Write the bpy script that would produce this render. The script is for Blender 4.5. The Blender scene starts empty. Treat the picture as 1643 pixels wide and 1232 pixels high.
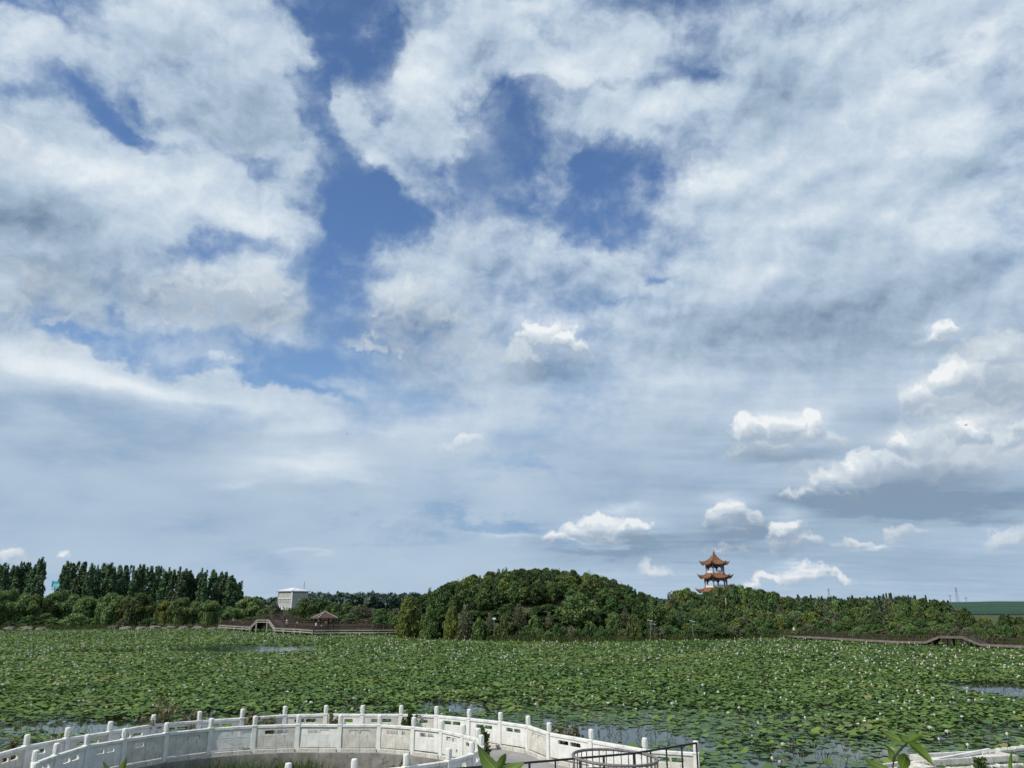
import bpy, bmesh, math, random
import numpy as np
from mathutils import Vector, Matrix, Euler, noise as mnoise

random.seed(7)
RNG = np.random.default_rng(7)
scene = bpy.context.scene
COL = scene.collection
R = math.radians

# ------------------------------------------------------------------ camera
EYE = 6.5                      # eye height above the lake
PITCH = 16.12                  # degrees above the horizon
FPX = 1218.0                   # focal length in pixels of the 1643 px wide photo
cam_data = bpy.data.cameras.new('camera')
cam = bpy.data.objects.new('camera', cam_data)
COL.objects.link(cam)
cam.location = (0, 0, EYE)
cam.rotation_euler = (R(90 + PITCH), 0, 0)
cam_data.sensor_fit = 'HORIZONTAL'
cam_data.sensor_width = 36.0
cam_data.lens = FPX / 1643.0 * 36.0
cam_data.clip_start = 0.1
cam_data.clip_end = 20000
scene.camera = cam

def ray(px, py):
    """world direction seen at a pixel of the 1643x1232 photograph"""
    a, b = (px - 821.5) / FPX, -(py - 616.0) / FPX
    c, s = math.cos(R(PITCH)), math.sin(R(PITCH))
    return Vector((a, c - s * b, s + c * b)).normalized()

def on_z(px, py, z=0.0):
    d = ray(px, py)
    t = (z - EYE) / d.z
    return Vector((d.x * t, d.y * t, z))

def at_d(px, py, dist):
    d = ray(px, py)
    t = dist / d.y
    return Vector((d.x * t, dist, EYE + d.z * t))

# ------------------------------------------------------------------ light
SUN_AZ, SUN_EL = -127.0, 46.0      # azimuth clockwise from the view direction (+Y)
scene.view_settings.view_transform = 'Standard'
scene.view_settings.look = 'None'
scene.view_settings.exposure = 0.0
scene.view_settings.gamma = 1.0
scene.view_settings.use_curve_mapping = False
sun_data = bpy.data.lights.new('sun', 'SUN')
sun_data.energy = 4.0
sun_data.angle = R(0.7)
sun_data.color = (1.0, 0.955, 0.88)
sun = bpy.data.objects.new('sun', sun_data)
COL.objects.link(sun)
sdir = Vector((math.sin(R(SUN_AZ)) * math.cos(R(SUN_EL)), math.cos(R(SUN_AZ)) * math.cos(R(SUN_EL)), math.sin(R(SUN_EL))))
sun.rotation_euler = sdir.to_track_quat('Z', 'Y').to_euler()
sun.location = (0, 0, 60)

# ------------------------------------------------------------------ node helpers
class NB:
    def __init__(s, tree): s.t = tree; s.n = tree.nodes; s.l = tree.links
    def node(s, typ, **kw):
        nd = s.n.new(typ)
        for k, v in kw.items(): setattr(nd, k, v)
        return nd
    def put(s, nd, idx, v):
        if isinstance(v, bpy.types.NodeSocket): s.l.new(v, nd.inputs[idx])
        elif v is not None: nd.inputs[idx].default_value = v
    def m(s, op, a, b=None, c=None, clamp=False):
        nd = s.node('ShaderNodeMath', operation=op, use_clamp=clamp)
        s.put(nd, 0, a)
        if b is not None: s.put(nd, 1, b)
        if c is not None: s.put(nd, 2, c)
        return nd.outputs[0]
    def v(s, op, a, b=None, c=None, scale=None):
        nd = s.node('ShaderNodeVectorMath', operation=op)
        s.put(nd, 0, a)
        if b is not None: s.put(nd, 1, b)
        if c is not None: s.put(nd, 2, c)
        if scale is not None: s.put(nd, 'Scale', scale)
        return nd.outputs['Value'] if op in ('DOT_PRODUCT', 'LENGTH', 'DISTANCE') else nd.outputs[0]
    def noise(s, vec, scale, detail=4, rough=0.5, lac=2.0, dist=0.0, color=False, dim='3D'):
        nd = s.node('ShaderNodeTexNoise')
        nd.noise_dimensions = dim
        s.put(nd, 'Vector', vec); s.put(nd, 'Scale', scale); s.put(nd, 'Detail', detail)
        s.put(nd, 'Roughness', rough); s.put(nd, 'Lacunarity', lac); s.put(nd, 'Distortion', dist)
        return nd.outputs['Color' if color else 'Fac']
    def vor(s, vec, scale, rnd=1.0, detail=0, rough=0.5, feature='F1', out='Distance', dim='3D'):
        nd = s.node('ShaderNodeTexVoronoi', feature=feature)
        nd.voronoi_dimensions = dim
        s.put(nd, 'Vector', vec); s.put(nd, 'Scale', scale); s.put(nd, 'Randomness', rnd)
        s.put(nd, 'Detail', detail); s.put(nd, 'Roughness', rough)
        return nd.outputs[out]
    def rng(s, x, a, b, c=0.0, d=1.0, smooth=True):
        nd = s.node('ShaderNodeMapRange', interpolation_type='SMOOTHSTEP' if smooth else 'LINEAR')
        s.put(nd, 0, x); s.put(nd, 1, a); s.put(nd, 2, b); s.put(nd, 3, c); s.put(nd, 4, d)
        return nd.outputs[0]
    def mix(s, f, a, b, blend='MIX'):
        nd = s.node('ShaderNodeMix', data_type='RGBA', blend_type=blend)
        s.put(nd, 0, f); s.put(nd, 6, a); s.put(nd, 7, b)
        return nd.outputs[2]
    def map(s, vec, loc=(0,0,0), rot=(0,0,0), scale=(1,1,1), typ='POINT'):
        nd = s.node('ShaderNodeMapping', vector_type=typ)
        s.put(nd, 0, vec); s.put(nd, 1, loc); s.put(nd, 2, rot); s.put(nd, 3, scale)
        return nd.outputs[0]
    def ramp(s, f, stops):
        nd = s.node('ShaderNodeValToRGB')
        e = nd.color_ramp.elements
        while len(e) > 1: e.remove(e[-1])
        e[0].position, e[0].color = stops[0][0], stops[0][1]
        for p, c in stops[1:]:
            q = e.new(p); q.color = c
        s.put(nd, 0, f)
        return nd.outputs[0]

def lin(r, g, b, a=1.0):
    f = lambda c: ((c / 255.0 + 0.055) / 1.055) ** 2.4 if c > 10 else c / 255.0 / 12.92
    return (f(r), f(g), f(b), a)

# ------------------------------------------------------------------ world: sky and clouds
world = bpy.data.worlds.new('World')
scene.world = world
world.use_nodes = True
wt = world.node_tree
wt.nodes.clear()
W = NB(wt)

def suv(px, py):
    d = ray(px, py)
    return np.array((d.x / (1 + d.y), d.z / (1 + d.y)))

EPS = [0.0]
def blob_poly(b):
    """1 - r^2 of a tilted ellipse on the sky as a quadratic polynomial in the sky coordinates (u, v)
    b = (px, py, rx, ry, rot): measured in photo pixels, rot in degrees counter-clockwise"""
    px, py, rx, ry, rot = b
    c = suv(px, py)
    sx = np.linalg.norm(suv(px + 5, py) - suv(px - 5, py)) / 10
    sy = np.linalg.norm(suv(px, py + 5) - suv(px, py - 5)) / 10
    g = (sx + sy) / 2
    co, si = math.cos(R(rot)), math.sin(R(rot))
    M = np.array([[co, si], [-si, co]]) / np.array([[rx * g], [ry * g]])
    Q = M.T @ M
    k = (-Q[0, 0] * (1 + EPS[0]), -2 * Q[0, 1], -Q[1, 1])
    l = 2 * Q @ c
    return k, (l[0], l[1], 1 - c @ Q @ c + EPS[0])

def uv_basis(nb, vec):
    sp = nb.node('ShaderNodeSeparateXYZ'); nb.put(sp, 0, vec)
    u, v = sp.outputs[0], sp.outputs[1]
    q = nb.node('ShaderNodeCombineXYZ')
    nb.put(q, 0, nb.m('MULTIPLY', u, u)); nb.put(q, 1, nb.m('MULTIPLY', u, v)); nb.put(q, 2, nb.m('MULTIPLY', v, v))
    p = nb.v('ADD', nb.v('MULTIPLY', vec, (1, 1, 0)), (0, 0, 1))
    p = nb.v('MULTIPLY_ADD', q.outputs[0], (1e-9, 0, 0), p)
    return nb.v('MULTIPLY_ADD', p, (0, 0, 1e-9), q.outputs[0]), p

def gauss_sum(nb, vec, blobs, base=0.0):
    q, p = vec
    acc = base
    for b in blobs:
        k, l = blob_poly(b[:5])
        h = nb.m('ADD', nb.v('DOT_PRODUCT', q, k), nb.v('DOT_PRODUCT', p, l))
        acc = nb.m('MULTIPLY_ADD', nb.m('EXPONENT', h), b[5] / math.e, acc)
    return acc

def dome_max(nb, vec, blobs, base=-0.6):
    q, p = vec
    acc = base
    for b in blobs:
        k, l = blob_poly(b[:5])
        k = tuple(b[5] * x for x in k); l = tuple(b[5] * x for x in l)
        h = nb.m('ADD', nb.v('DOT_PRODUCT', q, k), nb.v('DOT_PRODUCT', p, l))
        acc = nb.m('MAXIMUM', h, acc)
    return acc

tc = W.node('ShaderNodeTexCoord')
DIR = W.v('NORMALIZE', tc.outputs['Generated'])
sep = W.node('ShaderNodeSeparateXYZ'); W.put(sep, 0, DIR)
X, Y, Z = sep.outputs
den = W.m('MAXIMUM', W.m('ADD', Y, 1.0), 0.08)
cmb = W.node('ShaderNodeCombineXYZ')
W.put(cmb, 0, W.m('DIVIDE', X, den)); W.put(cmb, 1, W.m('DIVIDE', Z, den))
UV = cmb.outputs[0]
# point on a flat cloud sheet above the lake
zz = W.m('ADD', W.m('MAXIMUM', Z, 0.0), 0.10)
cp = W.node('ShaderNodeCombineXYZ')
W.put(cp, 0, W.m('DIVIDE', X, zz)); W.put(cp, 1, W.m('DIVIDE', Y, zz))
CP = cp.outputs[0]

# (px, py, rx, ry, rot, amount) : where the high cloud sheet is thin (-) or thick (+)
COVER = [
 (770, 310, 60, 45, 0, -.7), (495, 140, 36, 60, 0, -.6), (600, 180, 22, 60, -25, -.5), (660, 330, 40, 40, 0, -.5), (720, 110, 30, 20, 0, .3), (930, 370, 60, 20, 0, -.5), (845, 180, 60, 40, 0, -.4), (560, 330, 40, 50, 0, -.3), (350, 250, 60, 16, 0, -.35), (280, 250, 40, 12, 0, -.3),
 (690, 380, 60, 20, 0, .35), (900, 250, 50, 16, 20, .5), (860, 320, 60, 14, -10, .45), (955, 345, 40, 10, 0, .3), (470, 60, 30, 40, 0, .35), (545, 130, 16, 60, 10, .55), (610, 60, 40, 16, -30, .35), (500, 85, 18, 18, 0, .5), (600, 400, 40, 12, 0, .3), (740, 20, 40, 20, 0, .3), (640, 20, 30, 16, 0, -.5),
 (585, 40, 75, 75, 0, -1.0), (510, 10, 80, 30, 0, -.75), (510, 120, 55, 60, 0, -.8), (515, 215, 36, 60, 30, -.9), (600, 355, 70, 62, 0, -1.25),
 (560, 290, 60, 50, 0, -.9), (770, 270, 60, 60, 0, -.7), (820, 225, 45, 55, 0, -1.1), (960, 300, 70, 75, 0, -.85),
 (880, 330, 110, 60, 0, -.75), (960, 255, 70, 30, -20, -.6), (880, 150, 100, 20, 0, -.6), (870, 60, 60, 25, 0, -.4), (800, 170, 50, 25, 0, -.6),
 (110, 165, 80, 26, -25, -1.2), (180, 200, 70, 18, -25, -.7), (210, 165, 40, 20, -30, -.5), (60, 32, 60, 16, -30, -.75), (20, 165, 50, 20, 0, -.5),
 (410, 270, 40, 20, -20, -.6), (360, 385, 85, 24, 10, -.8), (470, 400, 60, 40, 0, -.6), (545, 420, 50, 50, 0, -.5),
 (525, 500, 45, 60, 10, -.55), (130, 530, 70, 30, -25, -1.0), (200, 490, 50, 14, -45, -.6), (270, 555, 160, 20, -10, -.6), (440, 570, 130, 28, -12, -1.05), (470, 630, 100, 12, -20, -.8), (300, 590, 120, 12, -10, -.5),
 (1025, 440, 25, 12, 30, -.6), (980, 485, 25, 10, 0, -.4), (1095, 117, 30, 16, -20, -.55), (1020, 130, 60, 14, -10, -.4), (560, 470, 30, 30, 0, -.4),
 (790, 845, 110, 13, -4, -.9), (830, 750, 60, 16, -10, -.5), (610, 862, 160, 12, 0, -.4),
 # thick places
 (360, 120, 110, 150, 5, .9), (430, 190, 70, 60, -30, .5), (60, 260, 90, 60, 0, .4), (270, 320, 260, 60, -8, .8), (100, 400, 150, 90, 0, .7),
 (690, 150, 55, 75, -20, 1.1), (730, 245, 75, 30, -10, .6), (580, 205, 55, 18, -60, .95), (640, 290, 65, 18, -35, .75), (780, 60, 130, 60, 0, .5),
 (1000, 185, 110, 30, 10, .55), (930, 110, 100, 30, 10, .5), (870, 290, 60, 26, 10, .45), (1350, 300, 330, 330, 0, .8), (980, 60, 90, 50, 0, .4),
 (760, 420, 160, 60, 0, .45), (330, 490, 130, 60, 0, .6), (500, 370, 50, 26, -30, .45), (210, 80, 60, 60, 0, .5),
 (300, 620, 260, 30, -10, .6), (100, 600, 160, 40, -8, .8), (500, 740, 160, 30, 3, .6), (1300, 600, 400, 160, 0, .5), (1480, 830, 260, 90, 0, .7), (1100, 880, 200, 50, 0, .4), (400, 800, 500, 80, 0, .2),
]
# brightness of the sheet
BRIGHT = [
 (250, 310, 230, 40, -10, .30), (380, 330, 90, 30, -20, .15), (110, 290, 60, 40, 0, .18), (330, 60, 100, 90, 0, .10), (680, 130, 45, 60, 0, .25), (940, 110, 160, 26, 12, .22),
 (1050, 170, 90, 22, 14, .20), (1330, 190, 150, 24, 24, .18), (1500, 110, 150, 40, 22, .14), (1180, 265, 100, 24, 18, .16), (1440, 270, 160, 26, 16, .14), (1240, 300, 90, 16, 20, .12), (1560, 180, 80, 20, 14, .1), (1060, 300, 90, 30, 15, .22), (1500, 200, 90, 26, 0, .18),
 (1300, 60, 200, 40, 20, .10), (1560, 60, 100, 70, 0, .16),
 (1200, 360, 220, 20, 4, .16), (1520, 370, 110, 45, 0, .22), (1180, 430, 80, 30, 0, .12), (60, 580, 150, 24, -8, .28), (230, 630, 260, 18, -8, .32), (330, 590, 160, 16, -9, .2), (470, 740, 110, 16, 3, .30), (370, 765, 40, 8, 3, .2), (560, 750, 90, 14, -8, .2),
 (560, 690, 180, 12, 2, .14), (640, 290, 60, 14, -35, .15), (1120, 610, 300, 30, 0, .06), (900, 400, 140, 30, 0, .14), (640, 650, 200, 20, -8, .12), (560, 560, 80, 10, -10, .12), (830, 650, 180, 50, 0, .06), (50, 50, 100, 60, 0, .08), (800, 20, 120, 40, 0, .1), (500,620,40,8,-20,.2),
 (480, 885, 50, 5, 0, .2), (800, 860, 60, 5, -8, .25), (1560, 880, 90, 10, 0, .08),
 (40, 370, 110, 80, 0, -.30), (150, 440, 140, 50, 0, -.16), (60, 500, 90, 40, 0, -.12), (1210, 165, 90, 50, 0, -.24), (1240, 110, 90, 60, 0, -.16), (1140, 60, 40, 30, 0, -.14),
 (1270, 515, 230, 56, 6, -.30), (1360, 560, 160, 50, 0, -.16), (1500, 420, 170, 40, -10, -.24), (1610, 150, 40, 60, 0, -.18), (1600, 500, 90, 40, 0, -.16), (1330, 470, 120, 30, 0, -.1),
 (1570, 802, 230, 30, 0, -.62), (1370, 808, 130, 24, 0, -.5), (1500, 900, 260, 50, 0, -.28), (1250, 860, 130, 40, 0, -.22), (1120, 880, 160, 40, 0, -.22), (1100, 800, 240, 50, 0, -.1), (960, 890, 120, 24, 0, -.16),
 (170, 720, 330, 70, 0, -.15), (350, 840, 500, 60, 0, -.12), (100, 650, 120, 24, -5, -.14), (700, 600, 200, 40, 0, -.12), (700, 520, 60, 30, 0, -.14), (1080, 720, 260, 80, 0, -.12), (1400, 700, 120, 60, 0, -.12),
 (430, 110, 40, 60, 0, -.05), (400, 190, 120, 50, -10, -.12), (650, 460, 200, 60, 0, -.04), (1420, 640, 80, 60, 0, -.08),
 (800, 480, 100, 30, 0, .05), (260,180,60,60,0,-.08), (690,205,60,30,0,-.1),
]
BRIGHT += [
 (370, 190, 110, 80, 0, -.14), (120, 90, 110, 60, 0, -.08), (60, 330, 110, 60, 0, -.10), (760, 60, 120, 50, 0, -.07), (840, 430, 260, 70, 0, -.07), (180, 460, 120, 50, 0, -.06),
 (320, 425, 90, 22, 0, .12), (380, 500, 130, 34, 0, -.26), (640, 458, 50, 18, 0, .12), (680, 530, 120, 44, 0, -.26), (885, 522, 40, 20, -20, .40), (880, 585, 60, 16, 0, -.34),
 (1515, 520, 30, 12, 0, .35), (1510, 552, 40, 10, 0, -.2), (1250, 668, 60, 16, 0, .34), (1300, 672, 30, 22, 0, .25), (1250, 735, 90, 16, 0, -.30), (1178, 808, 40, 18, 0, .38), (1175, 862, 60, 12, 0, -.4),
 (975, 832, 50, 14, 0, .45), (1020, 846, 40, 10, 0, .3), (900, 856, 40, 8, 0, .25), (980, 876, 110, 9, 0, -.35), (1262, 845, 30, 20, 0, .38), (1480, 615, 50, 20, 20, .24), (1540, 590, 30, 20, 0, .22), (1550, 684, 60, 14, 0, .32), (1440, 700, 40, 14, 0, .28), (1370, 738, 60, 14, 12, .22), (1330, 768, 40, 10, 10, .18),
 (1600, 640, 70, 40, 0, -.24), (1500, 765, 170, 20, 0, -.22), (1290, 918, 50, 10, 5, .42), (1390, 874, 50, 8, 0, .22),
]
# cumulus heads: (px, py, rx, ry, rot, height)
CUMULI = [
 (325, 462, 100, 50, 0, .42), (400, 472, 100, 52, 0, .45), (265, 480, 70, 44, 0, .34), (350, 505, 150, 44, 0, .36), (450, 495, 70, 40, 0, .32),
 (640, 492, 66, 50, 0, .46), (668, 468, 30, 26, 0, .46), (700, 525, 100, 50, 0, .32), (660, 552, 120, 44, 0, .32), (800, 565, 90, 34, 0, .26),
 (870, 540, 36, 34, 0, .95), (893, 548, 30, 28, -25, .9), (918, 562, 26, 20, -30, .8), (850, 568, 60, 34, 0, .6), (890, 585, 60, 22, 0, .45),
 (1515, 530, 30, 19, 0, .8), (1500, 545, 40, 18, 0, .5),
 (1250, 685, 46, 30, 5, .95), (1200, 690, 34, 26, 20, .85), (1305, 682, 24, 28, 0, .95), (1290, 700, 46, 26, 0, .8), (1240, 718, 84, 32, 0, .6), (1190, 730, 40, 20, 0, .5), (1330, 710, 46, 24, 0, .5),
 (1178, 824, 34, 26, 0, .95), (1205, 832, 24, 24, 0, .85), (1155, 838, 28, 24, 0, .8), (1175, 850, 56, 24, 0, .6),
 (970, 840, 40, 26, 0, 1.0), (1010, 848, 44, 18, 0, .9), (940, 854, 44, 20, 0, .75), (895, 862, 40, 17, 0, .7), (985, 860, 80, 26, 0, .7), (1040, 846, 18, 12, 0, .7), (915, 872, 60, 12, 0, .5),
 (1262, 848, 30, 18, 0, .75), (1255, 866, 26, 26, 0, .7), (1282, 870, 38, 18, -15, .65), (1260, 880, 40, 14, 0, .4),
 (1560, 715, 170, 80, 0, .66), (1450, 765, 190, 48, 0, .56), (1600, 630, 110, 100, 0, .62), (1500, 640, 60, 50, 0, .6), (1480, 640, 40, 34, 20, .8), (1530, 605, 44, 34, 10, .85), (1500, 660, 60, 40, 0, .7), (1600, 570, 60, 50, 0, .55), (1635, 610, 60, 50, 0, .5), (1570, 640, 60, 50, 0, .5),
 (1445, 712, 32, 26, 0, .85), (1550, 695, 46, 26, 0, .95), (1600, 702, 50, 24, 0, .85), (1640, 690, 40, 30, 0, .85), (1390, 745, 50, 28, 10, .85), (1325, 772, 44, 24, 15, .8), (1440, 750, 90, 40, 0, .75), (1540, 745, 120, 46, 0, .75), (1270, 792, 28, 14, 0, .6), (1340, 795, 80, 22, 0, .55),
 (1380, 878, 48, 13, 0, .45), (1450, 862, 32, 22, 0, .5), (1290, 926, 60, 20, 0, .55), (1235, 930, 30, 10, 0, .6), (1050, 922, 26, 18, 0, .45), (1170, 885, 40, 12, 0, .45), (1625, 862, 40, 20, 0, .45),
 (16, 892, 20, 16, 0, .45), (106, 895, 16, 11, 0, .42), (752, 705, 28, 16, 10, .45), (735, 722, 50, 18, 0, .35), (1330,925,60,10,-8,.5),
 (60, 470, 90, 60, 0, .28), (70, 530, 80, 50, -20, .3), (20, 245, 50, 50, 0, .32),
]


# noises shared by the whole sky
Zc = W.m('MAXIMUM', Z, 0.0)
wn = W.v('SUBTRACT', W.noise(CP, 1.1, 5, 0.6, color=True, dim='2D'), (.5, .5, .5))
wuv = W.v('MULTIPLY_ADD', wn, (.055, .045, 0), UV)
wfn = W.v('SUBTRACT', W.noise(UV, 18, 5, 0.6, color=True, dim='2D'), (.5, .5, .5))
wuv = W.v('MULTIPLY_ADD', wfn, (.055, .045, 0), wuv)
wuv2 = W.v('MULTIPLY_ADD', wfn, (.016, .012, 0), W.v('MULTIPLY_ADD', wn, (.04, .03, 0), UV))
up = W.rng(Z, 0.14, 0.36)
n_big = W.noise(CP, 1.7, 3, 0.55, dist=0.25, dim='2D')
CPs = W.map(CP, (3.1, .4, 0), (0, 0, R(-58)), (0.9, 3.0, 1))
n_str = W.noise(CPs, 1.6, 6, 0.52, dist=0.3, dim='2D')
UVf = W.map(UV, (0, 0, 0), (0, 0, R(4)), (1, 2.5, 1))
n_fin = W.noise(UVf, 14, 9, 0.56, dist=0.06, dim='2D')
UVp = W.v('MULTIPLY_ADD', wfn, (.02, .02, 0), W.v('MULTIPLY', UV, (1, 1.2, 1)))
n_puf = W.noise(UVp, 14, 9, 0.60, dim='2D')
n_pu2 = W.noise(W.v('ADD', UVp, (-0.004, .011, 0)), 14, 6, 0.60, dim='2D')
relief = W.m('SUBTRACT', n_puf, n_pu2)
tex = W.m('ADD', W.m('MULTIPLY', n_puf, W.m('MULTIPLY', up, 0.75)), W.m('MULTIPLY', n_fin, W.m('SUBTRACT', 1.0, W.m('MULTIPLY', up, 0.75))))
dtex = W.m('ADD', W.m('MULTIPLY', W.m('SUBTRACT', tex, 0.5), W.m('MULTIPLY_ADD', W.rng(Z, 0.12, 0.4), 1.9, 1.3)), W.m('MULTIPLY', W.m('SUBTRACT', n_big, 0.5), 0.7))
right = W.rng(X, 0.0, 0.25)
btex = W.m('MULTIPLY', W.m('SUBTRACT', n_puf, 0.5), W.m('MULTIPLY', up, 0.34))
btex = W.m('ADD', btex, W.m('MULTIPLY', W.m('SUBTRACT', n_fin, 0.5), W.m('MULTIPLY_ADD', up, -0.10, 0.28)))
btex = W.m('ADD', btex, W.m('MULTIPLY', W.m('MULTIPLY', W.m('SUBTRACT', n_str, 0.5), right), 0.32))
btex = W.m('ADD', btex, W.m('MULTIPLY', W.m('MULTIPLY', relief, up), 1.1))
# cauliflower texture of the cumulus, here and a little towards the sun
CW = W.v('MULTIPLY_ADD', W.v('SUBTRACT', W.noise(UV, 36, 4, 0.62, color=True, dim='2D'), (.5, .5, .5)), (.026, .026, 0), UV)
def billow(vec):
    b = W.m('MULTIPLY', W.m('SUBTRACT', 0.45, W.vor(vec, 64, 1.0, 1, 0.5, 'F1', dim='2D')), 0.22)
    return W.m('MULTIPLY_ADD', W.m('SUBTRACT', W.noise(vec, 44, 8, 0.58, dim='2D'), 0.5), 0.50, b)
CWo = W.v('ADD', CW, (-0.0012, 0.0042, 0))
bil0, bil1 = billow(CW), billow(CWo)
low = W.rng(Z, 0.02, 0.24, 1.0, 0.0)

sky = W.node('ShaderNodeTexSky', sky_type='NISHITA')
sky.sun_disc = False
sky.sun_elevation = R(SUN_EL)
sky.sun_rotation = R(SUN_AZ)
sky.altitude = 200; sky.air_density = 1.0; sky.dust_density = 0.4; sky.ozone_density = 3.0
SKY_STRENGTH = 0.12
skyc = W.mix(1.0, sky.outputs[0], (0.86, 1.0, 1.16, 1), 'MULTIPLY')
skyc = W.mix(W.rng(Z, 0.42, 0.08), skyc, tuple(c / SKY_STRENGTH for c in lin(133, 168, 205)[:3]) + (1,))   # the pale blue haze low over the land

C0 = (0.52, 0.575)
SHARED = [('q1', 'Vector'), ('p1', 'Vector'), ('q2', 'Vector'), ('p2', 'Vector'), ('q3', 'Vector'), ('p3', 'Vector'), ('q4', 'Vector'), ('p4', 'Vector'),
          ('dtex', 'Float'), ('btex', 'Float'), ('bil0', 'Float'), ('bil1', 'Float'), ('veil', 'Float'), ('low', 'Float'), ('window', 'Float')]
SHV = {}
for a_, vec_ in (('1', wuv), ('2', wuv2), ('3', CW), ('4', CWo)):
    SHV['q' + a_], SHV['p' + a_] = uv_basis(W, vec_)
SHV.update(veil=W.rng(n_puf, .40, .66), dtex=dtex, btex=btex, bil0=bil0, bil1=bil1, low=low)
n_tile = [0]
def tile(cov, bri, cum):
    """one patch of the sky: mixes the clear sky with the cloud sheet and the cumulus that stand there"""
    n_tile[0] += 1
    EPS[0] = 1e-6 * n_tile[0]
    gt = bpy.data.node_groups.new('sky_patch', 'ShaderNodeTree')
    for nm, ty in SHARED: gt.interface.new_socket(nm, in_out='INPUT', socket_type='NodeSocket' + ty)
    gt.interface.new_socket('Sky', in_out='INPUT', socket_type='NodeSocketColor')
    gt.interface.new_socket('Shader', in_out='OUTPUT', socket_type='NodeSocketShader')
    G = NB(gt)
    gi = gt.nodes.new('NodeGroupInput'); go = gt.nodes.new('NodeGroupOutput')
    I = gi.outputs
    win = I['window']
    cover = gauss_sum(G, (I['q1'], I['p1']), cov, C0[0]) if cov else C0[0]
    bright = gauss_sum(G, (I['q2'], I['p2']), bri, C0[1]) if bri else C0[1]
    cover = G.m('ADD', G.m('MULTIPLY_ADD', G.m('SUBTRACT', cover, C0[0]), win, C0[0] + EPS[0]), G.m('MULTIPLY', I['low'], .40))
    bright = G.m('MULTIPLY_ADD', G.m('SUBTRACT', bright, C0[1]), win, C0[1] + EPS[0])
    alpha = G.rng(G.m('ADD', I['dtex'], cover), -0.40, 0.95)
    veil = G.m('MULTIPLY', I['veil'], G.rng(cover, -1.05, -0.05, 0.10, 0.62))
    alpha = G.m('MAXIMUM', alpha, veil)
    b1 = G.m('MULTIPLY_ADD', G.m('SUBTRACT', alpha, 1.0), 0.22, G.m('ADD', bright, I['btex']))
    sheet = G.ramp(b1, [(0.0, lin(120, 143, 168)), (0.22, lin(149, 170, 191)), (0.48, lin(176, 195, 215)), (0.75, lin(203, 217, 230)), (1.0, lin(228, 236, 242))])
    sheet = G.mix(G.m('MULTIPLY', I['low'], 0.35), sheet, lin(160, 187, 211))
    cloud, atot = sheet, alpha
    if cum:
        h0 = G.m('ADD', dome_max(G, (I['q3'], I['p3']), cum), I['bil0'])
        h1 = G.m('ADD', dome_max(G, (I['q4'], I['p4']), cum), I['bil1'])
        d = G.m('SUBTRACT', h0, h1)
        ca = G.rng(h0, -0.14, G.m('MULTIPLY_ADD', G.rng(d, 0.03, -0.10), 0.50, 0.42))
        ca = G.m('MULTIPLY', ca, win)
        lit = G.m('MULTIPLY_ADD', d, 0.80, 0.50)
        lit = G.m('ADD', lit, G.m('MULTIPLY', G.m('SUBTRACT', bright, 0.5), 0.95))
        ccol = G.ramp(lit, [(0.0, lin(138, 156, 175)), (0.35, lin(170, 184, 200)), (0.62, lin(200, 212, 222)), (0.88, lin(222, 230, 236)), (1.0, lin(240, 243, 245))])
        ccol = G.mix(G.m('MULTIPLY', I['low'], 0.16), ccol, lin(158, 178, 198))
        ca = G.m('MULTIPLY', ca, G.rng(lit, 0.1, 0.50, 0.75, 1.0))
        cloud = G.mix(ca, sheet, ccol)
        atot = G.m('MAXIMUM', alpha, ca)
    bg = G.node('ShaderNodeBackground'); G.put(bg, 0, cloud); G.put(bg, 1, 1.0 + EPS[0])
    ms = G.node('ShaderNodeMixShader')
    bs = G.node('ShaderNodeBackground'); G.put(bs, 0, I['Sky']); G.put(bs, 1, SKY_STRENGTH + EPS[0])
    G.put(ms, 0, atot); gt.links.new(bs.outputs[0], ms.inputs[1]); gt.links.new(bg.outputs[0], ms.inputs[2])
    gt.links.new(ms.outputs[0], go.inputs[0])
    nd = W.node('ShaderNodeGroup'); nd.node_tree = gt
    for nm, ty in SHARED: W.put(nd, nm, SHV[nm])
    W.l.new(skyc, nd.inputs['Sky'])
    return nd.outputs[0]

su = W.node('ShaderNodeSeparateXYZ'); W.put(su, 0, UV)
U, V = su.outputs[0], su.outputs[1]
uL, uR = suv(0, 500)[0], suv(1643, 500)[0]
vT, vB = suv(821, 0)[1], suv(821, 968)[1]
uL -= .02; uR += .02
edges_u = [uL - .12, suv(500, 400)[0], suv(1000, 400)[0], uR + .12]
edges_v = [-0.02, suv(821, 780)[1], suv(821, 610)[1], suv(821, 330)[1], vT + .14]
window = W.m('MULTIPLY', W.m('MULTIPLY', W.rng(U, edges_u[0], uL), W.rng(U, edges_u[-1], uR)), W.rng(V, edges_v[-1], vT + .02))
SHV['window'] = window

def pick(blobs, u0, u1, v0, v1, k, margin):
    out = []
    for b in blobs:
        c = suv(b[0], b[1])
        sx = np.linalg.norm(suv(b[0] + 5, b[1]) - suv(b[0] - 5, b[1])) / 10
        a = R(b[4])
        ex = math.hypot(b[2] * math.cos(a), b[3] * math.sin(a)) * sx * k + margin
        ey = math.hypot(b[2] * math.sin(a), b[3] * math.cos(a)) * sx * k + margin
        if c[0] + ex > u0 and c[0] - ex < u1 and c[1] + ey > v0 and c[1] - ey < v1: out.append(b)
    return out

def choose(cond, a, b):
    ms = W.node('ShaderNodeMixShader')
    W.put(ms, 0, cond); W.l.new(a, ms.inputs[1]); W.l.new(b, ms.inputs[2])
    return ms.outputs[0]

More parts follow.
